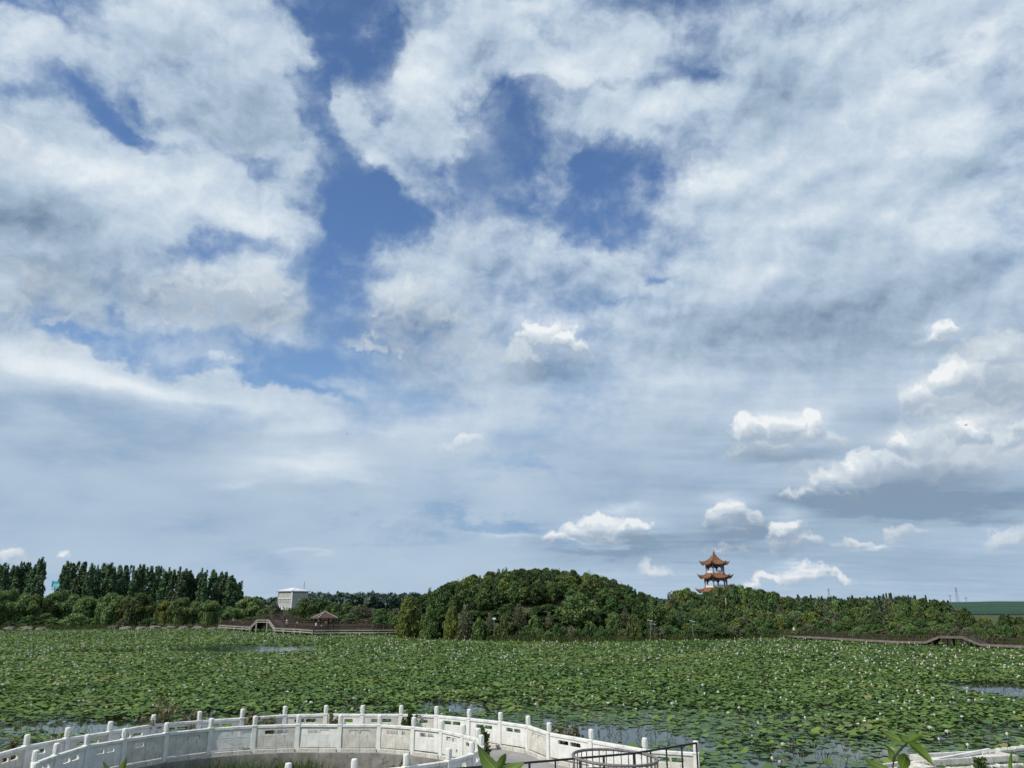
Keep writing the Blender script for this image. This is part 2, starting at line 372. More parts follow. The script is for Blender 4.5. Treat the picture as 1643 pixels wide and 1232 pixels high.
rows = []
for j in range(len(edges_v) - 1):
    cells = []
    for i in range(len(edges_u) - 1):
        q = (edges_u[i], edges_u[i + 1], edges_v[j], edges_v[j + 1])
        cells.append(tile(pick(COVER, *q, 2.3, .02), pick(BRIGHT, *q, 2.2, .01), pick(CUMULI, *q, 1.5, .01)))
    row = cells[0]
    for i in range(1, len(cells)): row = choose(W.m('GREATER_THAN', U, edges_u[i]), row, cells[i])
    rows.append(row)
inner = rows[0]
for j in range(1, len(rows)): inner = choose(W.m('GREATER_THAN', V, edges_v[j]), inner, rows[j])
outer = tile([], [], [])
inside = W.m('MULTIPLY', W.m('MULTIPLY', W.m('GREATER_THAN', U, edges_u[0]), W.m('LESS_THAN', U, edges_u[-1])),
             W.m('MULTIPLY', W.m('GREATER_THAN', V, edges_v[0]), W.m('LESS_THAN', V, edges_v[-1])))
final = choose(inside, outer, inner)
wo = W.node('ShaderNodeOutputWorld'); W.l.new(final, wo.inputs[0])
world.cycles.sampling_method = 'MANUAL'
world.cycles.sample_map_resolution = 256
scene.cycles.max_bounces = 5
scene.cycles.diffuse_bounces = 2
scene.cycles.glossy_bounces = 2
scene.cycles.transparent_max_bounces = 8
scene.cycles.adaptive_threshold = 0.015
scene.cycles.use_adaptive_sampling = True
# ------------------------------------------------------------------ object helpers
def link_mesh(name, verts, faces, mat=None, parent=None, smooth=False, loc=(0, 0, 0)):
    me = bpy.data.meshes.new(name)
    me.from_pydata([tuple(v) for v in verts], [], faces)
    if smooth: me.shade_smooth()
    me.update()
    o = bpy.data.objects.new(name, me)
    if mat is not None: me.materials.append(mat)
    COL.objects.link(o)
    o.location = loc
    if parent is not None: o.parent = parent
    return o

def fast_mesh(name, V, F, mat=None, attr=None):
    """V (n,3) array, F (m,k) array of equal-sized faces"""
    me = bpy.data.meshes.new(name)
    V = np.asarray(V, np.float32); F = np.asarray(F, np.int32)
    me.vertices.add(len(V)); me.vertices.foreach_set('co', V.ravel())
    k = F.shape[1]
    me.loops.add(F.size); me.loops.foreach_set('vertex_index', F.ravel())
    me.polygons.add(len(F)); me.polygons.foreach_set('loop_start', np.arange(0, F.size, k, dtype=np.int32))
    me.update(calc_edges=True)
    if attr is not None:
        for nm, vals in attr.items():
            a = me.attributes.new(nm, 'FLOAT', 'POINT'); a.data.foreach_set('value', np.asarray(vals, np.float32))
    if mat is not None: me.materials.append(mat)
    return me

def put(name, me, parent=None, loc=(0, 0, 0), rot=(0, 0, 0), sc=(1, 1, 1)):
    o = bpy.data.objects.new(name, me); COL.objects.link(o)
    o.location = loc; o.rotation_euler = rot; o.scale = sc
    if parent is not None: o.parent = parent
    return o

def empty(name, label=None, cat=None, loc=(0, 0, 0), rz=0.0, group=None):
    o = bpy.data.objects.new(name, None); COL.objects.link(o)
    o.empty_display_size = 0.3
    o.location = loc; o.rotation_euler = (0, 0, rz)
    return tag(o, label, cat, group)

def tag(o, label=None, cat=None, group=None, kind=None):
    if label: o['label'] = label
    if cat: o['category'] = cat
    if group: o['group'] = group
    if kind: o['kind'] = kind
    return o

def copy_tree(o, parent=None):
    c = o.copy(); COL.objects.link(c); c.parent = parent
    for ch in list(o.children): copy_tree(ch, c)
    return c

class MB:
    """collects simple solids and builds them as one mesh"""
    def __init__(s): s.V = []; s.F = []
    def add(s, V, F):
        n = len(s.V); s.V += [tuple(v) for v in V]; s.F += [tuple(i + n for i in f) for f in F]; return s
    def box(s, x0, x1, y0, y1, z0, z1, M=None):
        V = [Vector(p) for p in ((x0,y0,z0),(x1,y0,z0),(x1,y1,z0),(x0,y1,z0),(x0,y0,z1),(x1,y0,z1),(x1,y1,z1),(x0,y1,z1))]
        if M is not None: V = [M @ v for v in V]
        return s.add(V, [(3,2,1,0),(4,5,6,7),(0,1,5,4),(1,2,6,5),(2,3,7,6),(3,0,4,7)])
    def bar(s, a, b, w, h=None, up=(0, 0, 1)):
        """square bar from a to b"""
        a, b = Vector(a), Vector(b); h = h or w
        d = (b - a).normalized(); u = Vector(up)
        if abs(d.dot(u)) > .99: u = Vector((1, 0, 0))
        sx = d.cross(u).normalized() * (w / 2); sz = sx.cross(d).normalized() * (h / 2)
        V = [a - sx - sz, a + sx - sz, a + sx + sz, a - sx + sz, b - sx - sz, b + sx - sz, b + sx + sz, b - sx + sz]
        return s.add(V, [(3,2,1,0),(4,5,6,7),(0,1,5,4),(1,2,6,5),(2,3,7,6),(3,0,4,7)])
    def tube(s, pts, rad, n=6, cap=True):
        pts = [Vector(p) for p in pts]
        if not hasattr(rad, '__len__'): rad = [rad] * len(pts)
        V = []; F = []
        for i, p in enumerate(pts):
            d = (pts[min(i + 1, len(pts) - 1)] - pts[max(i - 1, 0)]).normalized()
            u = Vector((0, 0, 1)) if abs(d.z) < .9 else Vector((1, 0, 0))
            a = d.cross(u).normalized(); b = a.cross(d).normalized()
            for k in range(n):
                t = 2 * math.pi * k / n
                V.append(p + (a * math.cos(t) + b * math.sin(t)) * rad[i])
        for i in range(len(pts) - 1):
            for k in range(n):
                k2 = (k + 1) % n
                F.append((i * n + k, i * n + k2, (i + 1) * n + k2, (i + 1) * n + k))
        if cap:
            F.append(tuple(range(n - 1, -1, -1))); F.append(tuple((len(pts) - 1) * n + k for k in range(n)))
        return s.add(V, F)
    def lathe(s, prof, c=(0, 0, 0), n=12, rot=0.0):
        V = []; F = []
        for r, z in prof:
            for k in range(n):
                t = 2 * math.pi * k / n + rot
                V.append((c[0] + r * math.cos(t), c[1] + r * math.sin(t), c[2] + z))
        m = len(prof)
        for i in range(m - 1):
            for k in range(n):
                k2 = (k + 1) % n
                F.append((i * n + k, i * n + k2, (i + 1) * n + k2, (i + 1) * n + k))
        F.append(tuple(range(n - 1, -1, -1))); F.append(tuple((m - 1) * n + k for k in range(n)))
        return s.add(V, F)
    def mesh(s, name, mat=None, smooth=False, bevel=0.0):
        me = bpy.data.meshes.new(name); me.from_pydata(s.V, [], s.F)
        if mat is not None: me.materials.append(mat)
        if bevel:
            bm = bmesh.new(); bm.from_mesh(me)
            bmesh.ops.bevel(bm, geom=bm.edges[:], offset=bevel, segments=1, affect='EDGES', clamp_overlap=True)
            bm.to_mesh(me); bm.free()
        if smooth: me.shade_smooth()
        me.update(); return me
    def build(s, name, mat=None, parent=None, **kw):
        return put(name, s.mesh(name, mat, **kw), parent)

# ------------------------------------------------------------------ materials
def new_mat(name):
    m = bpy.data.materials.new(name); m.use_nodes = True
    nt = m.node_tree; nt.nodes.clear()
    nb = NB(nt)
    out = nb.node('ShaderNodeOutputMaterial'); b = nb.node('ShaderNodeBsdfPrincipled')
    nt.links.new(b.outputs[0], out.inputs[0])
    return m, nb, b, out

def c4(c): return tuple(c) + (1.0,) if len(c) == 3 else c

def simple_mat(name, c1, c2=None, scale=3.0, rough=0.7, bump=0.0, bscale=None, metal=0.0, spec=0.5, detail=6, stain=None, coords='Object', streak=0.0):
    m, nb, b, out = new_mat(name)
    t = nb.node('ShaderNodeTexCoord').outputs[coords]
    if c2 is None: c2 = tuple(x * .75 for x in c1[:3])
    n = nb.noise(t, scale, detail, 0.6)
    col = nb.mix(nb.rng(n, .32, .68), c4(c1), c4(c2))
    if stain:
        n2 = nb.noise(t, stain[1], 7, 0.65)
        col = nb.mix(nb.rng(n2, stain[2], stain[2] + .14), col, c4(stain[0]))
    nb.put(b, 'Base Color', col); nb.put(b, 'Roughness', rough); nb.put(b, 'Metallic', metal); nb.put(b, 'Specular IOR Level', spec)
    if streak:
        sn = nb.noise(nb.map(t, scale=(9, 9, 1.1)), 1.3, 6, .6); n3 = nb.noise(t, 1.1, 4, .6)
        col = nb.mix(nb.m('MULTIPLY', nb.rng(sn, .50, .66), nb.rng(n3, .38, .62, 0, streak)), col, (.20, .19, .15, 1))
        nb.put(b, 'Base Color', col)
    if bump:
        bp = nb.node('ShaderNodeBump'); nb.put(bp, 'Strength', bump); nb.put(bp, 'Distance', .02)
        nb.put(bp, 'Height', nb.noise(t, bscale or scale * 6, 6, .6)); nb.l.new(bp.outputs[0], b.inputs['Normal'])
    return m

def foliage_mat(name, dark, light, trans=0.25, vary=0.35, scale=1.3):
    """leaf colours: a clump-wise noise, a leaf-wise random and a tree-wise random"""
    m, nb, b, out = new_mat(name)
    t = nb.node('ShaderNodeTexCoord').outputs['Object']
    oi = nb.node('ShaderNodeObjectInfo').outputs['Random']
    at = nb.node('ShaderNodeAttribute'); at.attribute_name = 'tint'
    n = nb.noise(t, scale, 3, .6)
    f = nb.m('ADD', nb.m('MULTIPLY', nb.m('SUBTRACT', n, .5), 1.4), at.outputs['Fac'], clamp=True)
    col = nb.mix(f, c4(dark), c4(light))
    hs = nb.node('ShaderNodeHueSaturation')
    nb.put(hs, 'Hue', nb.m('MULTIPLY_ADD', oi, 0.036, 0.484)); nb.put(hs, 'Value', nb.m('MULTIPLY_ADD', oi, vary, 1 - vary / 2)); nb.put(hs, 'Color', col)
    nb.put(b, 'Base Color', hs.outputs[0]); nb.put(b, 'Roughness', .6); nb.put(b, 'Specular IOR Level', .25)
    tr = nb.node('ShaderNodeBsdfTranslucent'); nb.put(tr, 0, hs.outputs[0])
    mx = nb.node('ShaderNodeMixShader'); nb.put(mx, 0, trans)
    nb.l.new(b.outputs[0], mx.inputs[1]); nb.l.new(tr.outputs[0], mx.inputs[2]); nb.l.new(mx.outputs[0], out.inputs[0])
    return m

M = {}
M['marble'] = simple_mat('white_marble', (.76, .755, .71), (.64, .635, .58), 2.2, .6, .35, 25, stain=((.42, .40, .33), 3.1, .59), streak=.40)
M['marble_old'] = simple_mat('weathered_marble', (.68, .66, .59), (.50, .48, .41), 2.5, .7, .5, 20, stain=((.24, .22, .16), 4.2, .58), streak=.75)
M['concrete'] = simple_mat('stained_concrete', (.30, .285, .25), (.16, .15, .125), 1.6, .9, .6, 18, stain=((.07, .065, .055), 2.2, .55))
M['paving'] = simple_mat('grey_paving', (.30, .29, .28), (.22, .21, .20), 1.2, .9, .4, 14, stain=((.12, .12, .09), 1.7, .60))
M['black_steel'] = simple_mat('black_painted_steel', (.012, .012, .014), (.02, .018, .016), 6, .45, .1, 30)
M['grey_steel'] = simple_mat('weathered_grey_steel', (.20, .18, .17), (.12, .10, .09), 9, .6, .2, 30)
M['wood_pale'] = simple_mat('bleached_timber', (.36, .34, .31), (.26, .24, .21), 1.5, .85, .2, 8)
M['wood_mid'] = simple_mat('grey_brown_timber', (.20, .165, .14), (.13, .105, .09), 1.5, .85, .2, 8)
M['wood_dark'] = simple_mat('dark_timber', (.055, .036, .028), (.03, .02, .016), 1.5, .85, .2, 8)
M['wood_red'] = simple_mat('reddish_brown_timber', (.060, .033, .026), (.036, .022, .018), 1.2, .8, .2, 8)
M['roof_red'] = simple_mat('brick_red_roofing', (.095, .043, .034), (.065, .034, .027), 1.0, .75, .3, 9)
M['tile_orange'] = simple_mat('orange_glazed_tiles', (.27, .115, .052), (.17, .078, .038), .9, .5, .2, 9, stain=((.10, .06, .04), 1.4, .62))
M['tile_ridge'] = simple_mat('brown_ridge_tiles', (.15, .075, .04), (.09, .05, .03), 1.2, .6)
M['pagoda_grey'] = simple_mat('grey_painted_columns', (.27, .27, .31), (.20, .20, .25), 1.0, .75, .2, 6)
M['beam_dark'] = simple_mat('dark_painted_beam', (.10, .10, .13), (.06, .06, .10), 2.0, .7)  # dark blue-grey paint of beams, brackets and ceilings
M['parapet'] = simple_mat('white_parapet', (.72, .72, .70), (.6, .6, .58), 2.0, .7)
M['render_pale'] = simple_mat('pale_grey_render', (.42, .41, .38), (.34, .33, .31), 1.0, .9)
M['render_white'] = simple_mat('white_render', (.74, .74, .72), (.66, .66, .64), 1.0, .8)
M['roof_white'] = simple_mat('white_metal_roof', (.62, .64, .68), (.56, .58, .62), .5, .45)
M['glass_dark'] = simple_mat('dark_window_glass', (.02, .025, .03), (.03, .035, .04), 3, .12)
M['cyan'] = simple_mat('cyan_sign_paint', (.03, .42, .50), (.06, .50, .58), 1, .5)
M['far_steel'] = simple_mat('galvanised_steel', (.20, .22, .25), (.16, .18, .2), 1, .6)
M['bark'] = simple_mat('grey_brown_bark', (.10, .08, .06), (.05, .042, .034), 3, .95, .5, 12)
M['bark_pale'] = simple_mat('pale_bark', (.22, .20, .17), (.14, .12, .10), 3, .95, .5, 12)
M['twig'] = simple_mat('dry_grey_twigs', (.12, .105, .085), (.08, .07, .058), 3, .95)
M['rock'] = simple_mat('brown_shore_rock', (.20, .17, .14), (.12, .10, .08), .8, .95, .6, 4)
M['petal'] = simple_mat('white_petals', (.88, .87, .76), (.86, .80, .72), 8, .6)
M['solar'] = simple_mat('pale_lamp_panel', (.55, .6, .66), (.45, .5, .56), 3, .3)
M['leaf_poplar'] = foliage_mat('poplar_leaves', (0.048, 0.090, 0.042), (0.124, 0.189, 0.085), .15, .3)
M['leaf_willow'] = foliage_mat('willow_leaves', (0.077, 0.134, 0.041), (0.244, 0.334, 0.114), .25, .35)
M['leaf_dark'] = foliage_mat('dark_green_leaves', (0.039, 0.077, 0.024), (0.114, 0.176, 0.052), .2, .4)
M['leaf_mid'] = foliage_mat('mid_green_leaves', (0.060, 0.104, 0.031), (0.176, 0.237, 0.070), .25, .4)
M['leaf_yellow'] = foliage_mat('yellow_green_leaves', (0.099, 0.143, 0.032), (0.275, 0.319, 0.080), .3, .3)
M['leaf_grey'] = foliage_mat('dull_grey_green_leaves', (0.101, 0.109, 0.059), (0.177, 0.183, 0.104), .15, .3)
M['leaf_pine'] = foliage_mat('pine_needles', (0.024, 0.055, 0.028), (0.057, 0.099, 0.052), .1, .3)
M['leaf_far'] = foliage_mat('far_wood_leaves', (0.055, 0.094, 0.071), (0.088, 0.132, 0.099), .1, .2)  # bluish tint puts the haze of distance into the leaf colour
M['weed'] = foliage_mat('weed_leaves', (.11, .105, .05), (.30, .27, .15), .3, .3, 6)
M['weed_green'] = foliage_mat('green_weed_leaves', (.035, .06, .015), (.12, .16, .045), .3, .3, 6)

# foreground leaf with a pale midrib
m, nb, b, out = new_mat('fresh_broad_leaf')
t = nb.node('ShaderNodeTexCoord').outputs['UV']
sp = nb.node('ShaderNodeSeparateXYZ'); nb.put(sp, 0, t)
mid = nb.rng(nb.m('ABSOLUTE', nb.m('SUBTRACT', sp.outputs[0], .5)), .0, .05, 1, 0)
vein = nb.node('ShaderNodeTexWave'); nb.put(vein, 'Vector', nb.map(t, (0, 0, 0), (0, 0, R(35)), (1, 1, 1))); nb.put(vein, 'Scale', 6.0); nb.put(vein, 'Distortion', 1.5)
ob = nb.node('ShaderNodeTexCoord').outputs['Object']
col = nb.mix(nb.noise(ob, 30, 4, .6), (.07, .14, .02, 1), (.14, .20, .03, 1))
col = nb.mix(nb.m('MULTIPLY', vein.outputs['Fac'], .25), col, (.24, .32, .06, 1))
col = nb.mix(nb.m('MULTIPLY', mid, .8), col, (.32, .38, .10, 1))
nb.put(b, 'Base Color', col); nb.put(b, 'Roughness', .42)
tr = nb.node('ShaderNodeBsdfTranslucent'); nb.put(tr, 0, col)
mx = nb.node('ShaderNodeMixShader'); nb.put(mx, 0, .35)
nb.l.new(b.outputs[0], mx.inputs[1]); nb.l.new(tr.outputs[0], mx.inputs[2]); nb.l.new(mx.outputs[0], out.inputs[0])
M['leaf_near'] = m

# lotus leaves: waxy, matt green with a grey wax tone; sky sheen on floating pads painted in
m, nb, b, out = new_mat('lotus_leaf')
at = nb.node('ShaderNodeAttribute'); at.attribute_name = 'tint'
at2 = nb.node('ShaderNodeAttribute'); at2.attribute_name = 'bloom_sheen'
pos = nb.node('ShaderNodeNewGeometry').outputs['Position']
n = nb.noise(pos, .12, 4, .6)
f = nb.m('ADD', nb.m('MULTIPLY', nb.m('SUBTRACT', n, .5), 1.3), at.outputs['Fac'], clamp=True)
col = nb.ramp(f, [(0, (.055, .108, .020, 1)), (.45, (.098, .168, .030, 1)), (.8, (.152, .222, .040, 1)), (.97, (.22, .25, .06, 1)), (1, (.23, .20, .09, 1))])
col = nb.mix(nb.m('MULTIPLY', at2.outputs['Fac'], .75), col, (.105, .185, .115, 1))
nb.put(b, 'Base Color', col)
nb.put(b, 'Roughness', nb.m('MULTIPLY_ADD', at2.outputs['Fac'], -.10, .60)); nb.put(b, 'Specular IOR Level', .22)
tr = nb.node('ShaderNodeBsdfTranslucent'); nb.put(tr, 0, col)
mx = nb.node('ShaderNodeMixShader'); nb.put(mx, 0, .15)
nb.l.new(b.outputs[0], mx.inputs[1]); nb.l.new(tr.outputs[0], mx.inputs[2]); nb.l.new(mx.outputs[0], out.inputs[0])
M['lotus'] = m

# lake water
m, nb, b, out = new_mat('lake_water')
pos = nb.node('ShaderNodeNewGeometry').outputs['Position']
nb.put(b, 'Base Color', (.030, .045, .018, 1)); nb.put(b, 'Roughness', .07); nb.put(b, 'IOR', 1.33)
bp = nb.node('ShaderNodeBump'); nb.put(bp, 'Strength', .05); nb.put(bp, 'Distance', .006)
nb.put(bp, 'Height', nb.noise(nb.map(pos, scale=(1, .5, 1)), 4.0, 4, .55)); nb.l.new(bp.outputs[0], b.inputs['Normal'])
M['water'] = m

# ground: grass, mud and dark far fields
m, nb, b, out = new_mat('grassy_ground')
pos = nb.node('ShaderNodeNewGeometry').outputs['Position']
n1 = nb.noise(pos, .5, 8, .65); n2 = nb.noise(pos, .04, 4, .5)
col = nb.mix(nb.rng(n1, .3, .7), (.035, .055, .018, 1), (.085, .10, .036, 1))
col = nb.mix(nb.rng(n2, .45, .65), col, (.06, .07, .03, 1))
n3 = nb.noise(pos, .9, 5, .6)
col = nb.mix(nb.rng(n3, .58, .68), col, (.12, .10, .07, 1))
nb.put(b, 'Base Color', col); nb.put(b, 'Roughness', .95); nb.put(b, 'Specular IOR Level', .2)
bp = nb.node('ShaderNodeBump'); nb.put(bp, 'Strength', .8); nb.put(bp, 'Distance', .2); nb.put(bp, 'Height', n1); nb.l.new(bp.outputs[0], b.inputs['Normal'])
M['ground'] = m
m, nb, b, out = new_mat('crop_rows')
pos = nb.node('ShaderNodeNewGeometry').outputs['Position']
st = nb.noise(nb.map(pos, rot=(0, 0, R(4)), scale=(.0012, .022, 1)), 1.0, 5, .6)
fi = nb.noise(pos, .08, 6, .6)
col = nb.mix(nb.rng(st, .38, .62), (.020, .052, .036, 1), (.040, .082, .052, 1))  # bluish greens: distance haze is mixed into the crop colour
col = nb.mix(nb.m('MULTIPLY', fi, .4), col, (.045, .085, .04, 1))
nb.put(b, 'Base Color', col); nb.put(b, 'Roughness', .95); nb.put(b, 'Specular IOR Level', .1)
M['crop'] = m
# ------------------------------------------------------------------ the lake and the land round it
# far shore, read off the photograph: (pixel x, pixel y of the water's edge)
SHORE_PX = [(-260, 1009), (0, 1009), (120, 1010), (250, 1008), (350, 1008), (430, 1010), (560, 1014), (640, 1019), (680, 1025), (800, 1029), (900, 1031),
            (1050, 1029), (1150, 1027), (1240, 1024), (1330, 1027), (1450, 1030), (1560, 1033), (1643, 1037), (1900, 1043)]
SHORE = [on_z(a, b_, 0.0) for a, b_ in SHORE_PX]
sh_ang = np.array([math.atan2(p.x, p.y) for p in SHORE]); sh_rad = np.array([math.hypot(p.x, p.y) for p in SHORE])

# ring walkway, read off the tops of its posts
DECK = 1.2
def plan(pts, z=DECK + 1.2):
    return [Vector(on_z(a, b_, z)[:2]) for a, b_ in pts]
N_PX = [(57,1207),(91,1195.5),(141,1181),(201,1171.5),(269,1162),(339,1155),(410,1151),(480,1149),(547,1149.5),(610,1149.5),(664,1153),(709.5,1157.5),(744,1165)]
F_PX = [(44,1181.6),(109,1170),(178,1160),(247,1149),(321,1143.5),(390,1139.5),(458,1135),(524,1133.5),(582,1134),(644,1134),(701,1135.5),(753,1140),(803,1145),(847.5,1151),(881,1162),(949,1173),(1034,1187),(1116,1192)]
T_PX = [(767,1171),(773,1182),(758,1193),(720,1204),(652,1213),(568,1221),(463,1228)]
NP, FP, TP = plan(N_PX), plan(F_PX), plan(T_PX)
NP = [Vector((-13.0, 22.3)), Vector((-13.5, 23.4))] + NP[1:] if False else [Vector((-12.6, 22.1)), NP[0]] + NP[1:]
FP = [Vector((-15.0, 23.6)), Vector((-15.6, 25.0))] + FP

def fbm(x, y, s, seed=0.0, octv=4):
    """cheap smooth pseudo-noise for terrain, in -1..1"""
    v = 0; a = 1; tot = 0
    for o in range(octv):
        k = s * 2 ** o
        v = v + a * (np.sin(x * k + 1.7 * np.sin(y * k * .7 + seed + o) + o * 2.1 + seed) * np.cos(y * k * 1.1 + 1.3 * np.sin(x * k * .8 + o) + seed * 1.7))
        tot += a; a *= .5
    return v / tot

def in_ring_hole(x, y):
    return ((x + 7.4) / 6.6) ** 2 + ((y - 25.0) / 6.2) ** 2 < 1

MOUND = (on_z(858, 1029, 0).x * 1.12, 168.0)
PAG_D = 262.0
PAG = at_d(1149, 940, PAG_D)
def ground_h(x, y):
    x = np.asarray(x, float); y = np.asarray(y, float)
    r = np.hypot(x, y); ang = np.arctan2(x, y)
    rs = np.interp(ang, sh_ang, sh_rad, left=210, right=118)
    rs = rs + fbm(x, y, .11, 2.0) * 1.6
    far = np.clip((r - rs) / 5.0, -1, 1)                 # >0 on the far land
    side = np.clip((np.abs(ang) - 1.0) * 60, 0, 1)
    # near land: the hill the photograph is taken from, the bank left of it and the ring's island
    edge = 21.0 + fbm(x, y, .23, 5.0) * .8 - np.clip(np.abs(x) - 60, 0, 400) * .05
    edge = np.where(x > 10.5, edge + np.clip((x - 10.5) / 3.5, 0, 1) * (8.6 + np.clip(x - 14.5, 0, 14) * .44) * np.clip((60 - x) / 20, 0, 1), edge)
    near = np.clip((edge - y) / np.where(x > 11, 1.4, 3.0), -1, 1)
    hole = np.clip((1.0 - np.sqrt(((x + 7.4) / 7.6) ** 2 + ((y - 25.2) / 6.9) ** 2)) * 4, -1, 1)
    plat = np.clip(np.minimum(np.minimum((x + 2) / 1.0, (5.4 - x) / 1.0), (27.5 - y) / 1.5), -1, 1)
    near = np.maximum(near, np.maximum(hole, plat))
    hill = 4.3 * np.exp(-((x / 10.0) ** 2 + (np.minimum(y - 2, 0) * .0) ** 2 + (np.maximum(y - 2, 0) / 7.0) ** 2))
    behind = np.clip(-y / 30, 0, 1) * 1.0
    bankR = .55 * np.clip((x - 11) / 3.0, 0, 1) * np.clip((y - 20) / 6.0, 0, 1) * np.clip((50 - x) / 10, 0, 1)
    zn = .25 + hill + behind + bankR + .06 * fbm(x, y, .8, 1.0)
    zn = np.where(near > 0, zn * np.clip(near * 1.5, 0, 1), -0.9 * np.clip(-near * 1.5, 0, 1))
    mound = 9.6 * np.maximum(0, 1 - np.abs((x - MOUND[0]) / 31.0) ** 2.3 - np.abs((y - MOUND[1]) / 24.0) ** 2.0) ** 1.05
    ph = 7.2 * np.exp(-((x - PAG.x - 5) / 24.0) ** 2 - ((y - PAG_D + 6) / 30.0) ** 2)
    zf = .45 + .25 * fbm(x, y, .05, 3.0) + mound + ph + .8 * np.clip((r - rs - 20) / 120, 0, 1)
    # the fields beyond rise a little, more on the right
    rise = np.clip((r - 430) / 800, 0, 1)
    zf = zf + rise * (3.0 + 5.0 * np.clip((ang - .30) * 4, 0, 1))
    zfar = np.where(far > 0, zf * np.clip(far * 1.2, 0, 1), -0.9 * np.clip(-far * 1.5, 0, 1))
    return np.where(y < 60, np.where(np.abs(x) > 300, .4, zn), zfar)

rr = np.concatenate([np.arange(0.5, 40, .7), np.arange(40, 110, 5), np.arange(110, 330, 2.2), np.arange(330, 700, 12), np.geomspace(700, 9000, 26)])
aa = np.concatenate([np.radians(np.arange(-180, -50, 5)), np.radians(np.arange(-50, 50.01, .4)), np.radians(np.arange(55, 180, 5))])
AA, RR = np.meshgrid(aa, rr)
gx, gy = RR * np.sin(AA), RR * np.cos(AA)
gz = ground_h(gx, gy)
V = np.stack([gx.ravel(), gy.ravel(), gz.ravel()], 1)
na, nr = len(aa), len(rr)
idx = np.arange(nr * na).reshape(nr, na)
nx = np.roll(idx, -1, axis=1)
F = np.stack([idx[:-1].ravel(), idx[1:].ravel(), nx[1:].ravel(), nx[:-1].ravel()], 1)
V = np.vstack([V, [[0, 0, float(ground_h(0, 0))]]])
c_i = len(V) - 1
tri = np.stack([np.full(na, c_i), idx[0], nx[0], np.full(na, c_i)], 1)
me = fast_mesh('ground', V, F[:, ::-1])
me.materials.append(M['ground']); me.shade_smooth()
tag(put('ground', me), kind='structure')
GROUND_TRI = [(c_i, int(a), int(b_)) for a, b_ in zip(idx[0], nx[0])]

def hz(x, y): return float(ground_h(x, y))

# water: one sheet under the whole lake
WV = []; nW = 90
angs = np.linspace(-1.25, 1.25, nW)
rs = np.interp(angs, sh_ang, sh_rad, left=205, right=120) + 9
for a, r in zip(angs, rs): WV.append((max(min(12 * math.tan(a), 95), -95), 14.0 if abs(a) < 1.2 else 14.0, 0.0))
for a, r in zip(angs, rs): WV.append((r * math.sin(a), max(r * math.cos(a), 15), 0.0))
link_mesh('lake_water', WV, [(i, i + 1, nW + i + 1, nW + i) for i in range(nW - 1)], M['water'])
tag(bpy.data.objects['lake_water'], kind='structure')

# crop fields on the rise beyond the right-hand shore
V = []; F = []
cols_, rows_ = 60, 30
for j in range(rows_):
    d = 440 + (2200 - 440) * (j / (rows_ - 1)) ** 1.4
    for i in range(cols_):
        a = .44 + (.95 - .44) * i / (cols_ - 1)
        x, y = d * math.sin(a), d * math.cos(a)
        V.append((x, y, hz(x, y) + .35))
for j in range(rows_ - 1):
    for i in range(cols_ - 1):
        k = j * cols_ + i; F.append((k, k + 1, k + cols_ + 1, k + cols_))
tag(link_mesh('crop_field', V, F, M['crop'], smooth=True), kind='structure')
# ------------------------------------------------------------------ trees and bushes
def leaf_quads(P, Nrm, size, rng, aspect=1.6, jitter=.8, tint=None, droop=False):
    """one four-cornered leaf clump at every point"""
    n = len(P)
    N_ = Nrm + rng.normal(0, jitter, (n, 3)); N_ /= np.linalg.norm(N_, axis=1, keepdims=True) + 1e-9
    if droop:
        D = np.tile([0, 0, -1.0], (n, 1)) + rng.normal(0, .25, (n, 3))
    else:
        D = rng.normal(0, 1, (n, 3))
    D -= (D * N_).sum(1, keepdims=True) * N_; D /= np.linalg.norm(D, axis=1, keepdims=True) + 1e-9
    E = np.cross(N_, D)
    s = (size * rng.uniform(.6, 1.35, n))[:, None]
    a = D * s * aspect / 2; b_ = E * s / 2
    bend = N_ * s * .12
    V = np.stack([P - a, P + b_ + bend, P + a, P - b_ + bend], 1).reshape(-1, 3)
    F = np.arange(4 * n).reshape(n, 4)
    t = rng.uniform(0, 1, n) if tint is None else tint
    return V, F, np.repeat(t, 4)

def sphere_pts(n, rng):
    v = rng.normal(0, 1, (n, 3)); return v / np.linalg.norm(v, axis=1, keepdims=True)

def lobes_leaves(lobes, n, size, rng, aspect=1.6, shell=(.72, 1.06), droop=False, jitter=.8):
    w = np.array([l[3] * l[4] for l in lobes]); w = w / w.sum()
    pick_ = rng.choice(len(lobes), n, p=w)
    L = np.array([l[:3] for l in lobes])[pick_]; Rr = np.array([(l[3], l[3], l[4]) for l in lobes])[pick_]
    d = sphere_pts(n, rng)
    flip = (d[:, 2] < -.3) & (rng.uniform(0, 1, n) < .6); d[flip, 2] *= -1
    q = rng.uniform(shell[0], shell[1], n)[:, None]
    P = L + d * Rr * q
    tl = np.array([rng.uniform(.15, .6) for _ in lobes])[pick_]
    tint = np.clip(tl + rng.normal(0, .17, n), 0, 1)
    return leaf_quads(P, d, size, rng, aspect, jitter, tint, droop)

